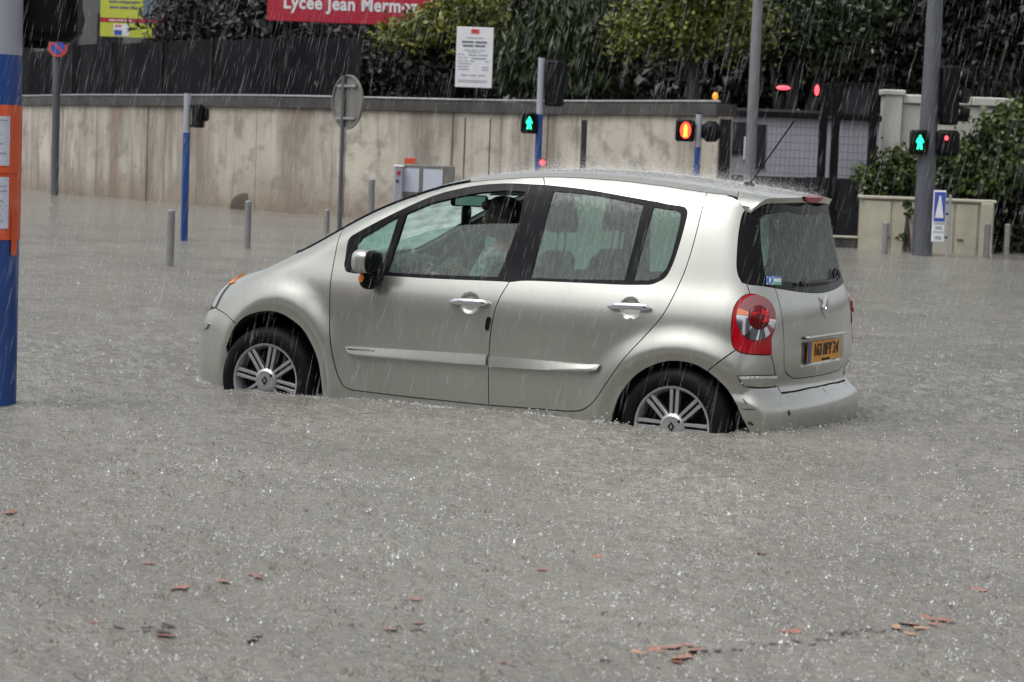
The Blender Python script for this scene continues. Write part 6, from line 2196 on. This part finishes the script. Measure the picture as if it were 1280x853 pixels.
for u, v, s_ in [(14, 638, 1.1), (222, 742, 1.2), (183, 714, .7), (320, 725, 1.2), (280, 734, .9), (519, 750, .8), (206, 795, 1.0), (116, 777, .8), (523, 779, .6), (486, 788, .8), (745, 704, 1.0), (954, 694, 1.4), (1222, 733, 1.3), (632, 831, 1.0), (988, 793, 1.1), (678, 718, .7), (362, 705, .6)]:
    leaf(u, v, 'leaf_orange', s_, 'single orange red leaf adrift on the rain pocked water', 'single orange leaves adrift on the water')
for u, v, s_ in [(838, 812, 1.5), (822, 818, 1.1), (865, 813, 1.3), (852, 826, 1.3), (872, 820, 1.1), (845, 829, 1.0)]:
    leaf(u, v, 'leaf_orange', s_, 'orange leaf in the small raft of leaves at the start of the debris line', 'orange leaf raft')
leaf(798, 822, 'leaf_tan', .9, 'pale tan leaf at the tip of the orange leaf raft', None)
for u, v, s_ in [(1120, 783, .9), (1152, 785, .9), (1138, 792, .8)]:
    leaf(u, v, 'leaf_tan', s_, 'pale tan leaf among the dark leaves of the debris raft', 'tan leaves in the dark raft')
for u, v, s_ in [(1160, 774, 1.3), (1180, 776, 1.2), (1172, 780, 1.0), (1142, 780, 1.0)]:
    leaf(u, v, 'leaf_orange', s_ * .9, 'reddish leaf among the dark leaves of the debris raft', 'red leaves in the dark raft')
dk = [(1092, 787), (1104, 786), (1116, 780), (1130, 778), (1148, 777), (1188, 771), (1126, 788)]
dk += [(1040 + 8 * k + random.uniform(-5, 5), 797 - 1.2 * k + random.uniform(-4, 4)) for k in range(6)]
dk += [(900 + 14 * k + random.uniform(-5, 5), 817 - 1.5 * k + random.uniform(-4, 4)) for k in range(10)]
dk += [(170 + random.uniform(-25, 40), 790 + random.uniform(-5, 5)) for k in range(8)] + [(305 + random.uniform(-16, 20), 797 + random.uniform(-4, 4)) for k in range(4)]
dk += [(752, 828), (440, 783), (520, 790), (528, 794), (640, 836), (628, 832)]
for u, v in dk:
    leaf(u, v, 'leaf_wet_brown', random.uniform(.35, .8), 'dark rotted scrap of leaf in the drifting debris', 'dark leaf scraps adrift')

# ------------------------------------------------------------------ rain in the air and spray off the car
M['rain'] = mat('rain_drop', (.42, .44, .46), rough=.3, spec=.5)
nR = 45000
near = rng.uniform(0, 1, nR) < .36
Dr = np.where(near, rng.uniform(5.5 ** 2, 13.0 ** 2, nR) ** .5, rng.uniform(13.0 ** 2, 38.0 ** 2, nR) ** .5)
lat = rng.uniform(-.36, .36, nR); ver = rng.uniform(-.26, .22, nR)
hd_ = np.array([math.sin(YAW), math.cos(YAW), 0])
Pc = CAM + Dr[:, None] * (hd_ + lat[:, None] * rgt0) + np.stack([0 * Dr, 0 * Dr, Dr * ver + .1], -1)
fall = -.20 * rgt0 + np.array([0, 0, -1.0])
dirs = fall + rng.normal(0, .035, (nR, 3)); dirs /= np.linalg.norm(dirs, axis=1, keepdims=True)
Ln = rng.gamma(4.0, .020, nR)[:, None] + .02
keep = (Pc[:, 2] - Ln[:, 0] > WATER + .01)
inv4 = CARI
Pcar = Pc @ inv4[:3, :3].T + inv4[:3, 3]
keep &= F(Pcar[:, 0], Pcar[:, 1], Pcar[:, 2]) > .12
Pc, dirs, Ln = Pc[keep], dirs[keep], Ln[keep]
n = len(Pc)
wdt = rng.uniform(.00012, .00035, (n, 1)) * (1 + .01 * np.linalg.norm(Pc - CAM, axis=1, keepdims=True))
x1 = np.cross(dirs, np.array([.3, .9, .1])); x1 /= np.linalg.norm(x1, axis=1, keepdims=True); x2 = np.cross(dirs, x1)
mid = Pc + dirs * Ln * .5
V = [Pc - dirs * Ln * .5] + [Pc + dirs * Ln * .1 + (x1 * math.cos(a) + x2 * math.sin(a)) * wdt for a in (0, 2.094, 4.189)] + [mid]
Vr = np.concatenate(V); i = np.arange(n)
fr_ = []
for k in range(3):
    a, b = n * (1 + k) + i, n * (1 + (k + 1) % 3) + i
    fr_ += [np.stack([i, a, b], -1), np.stack([4 * n + i, b, a], -1)]
tag(raw_mesh('rain', Vr, np.concatenate(fr_), M['rain'], smooth=True), 'slanting streaks of heavy rain', kind='stuff')

ns = 3600
xs = np.where(rng.uniform(0, 1, ns) < .8, rng.uniform(1.05, 2.85, ns), rng.uniform(-.5, 1.0, ns)); ys_ = rng.uniform(-.56, .56, ns)
Pt = lift_top(np.stack([xs, ys_], -1))
Pt = Pt @ np.array(CARM)[:3, :3].T + np.array(CARM)[:3, 3]
Sp = rng.gamma(1.5, .0012, ns) + .0012
v_, f_ = splash_mesh(Pt, Sp, rng)
# finer beads hanging over the roof
nb = 24000
xb = rng.uniform(1.0, 2.9, nb); yb_ = rng.uniform(-.58, .58, nb)
Pb = lift_top(np.stack([xb, yb_], -1)); Pb[:, 2] += rng.exponential(.024, nb)
Pb = Pb @ np.array(CARM)[:3, :3].T + np.array(CARM)[:3, 3]
rb = rng.uniform(.0006, .0017, nb)[:, None]
Vb = np.concatenate([Pb + np.array(d) * rb for d in ((1, 0, 0), (-.5, .87, 0), (-.5, -.87, 0), (0, 0, 1.2))])
i = np.arange(nb); q = [i + nb * k for k in range(4)]
fb_ = np.concatenate([np.stack([q[a], q[b], q[c]], -1) for a, b, c in ((0, 1, 3), (1, 2, 3), (2, 0, 3), (0, 2, 1))])
tag(raw_mesh('roof_spray', np.concatenate([v_, Vb]), np.concatenate([f_, fb_ + len(v_)]), M['splash']), 'fine spray of rain bouncing off the car roof and bonnet', kind='stuff')
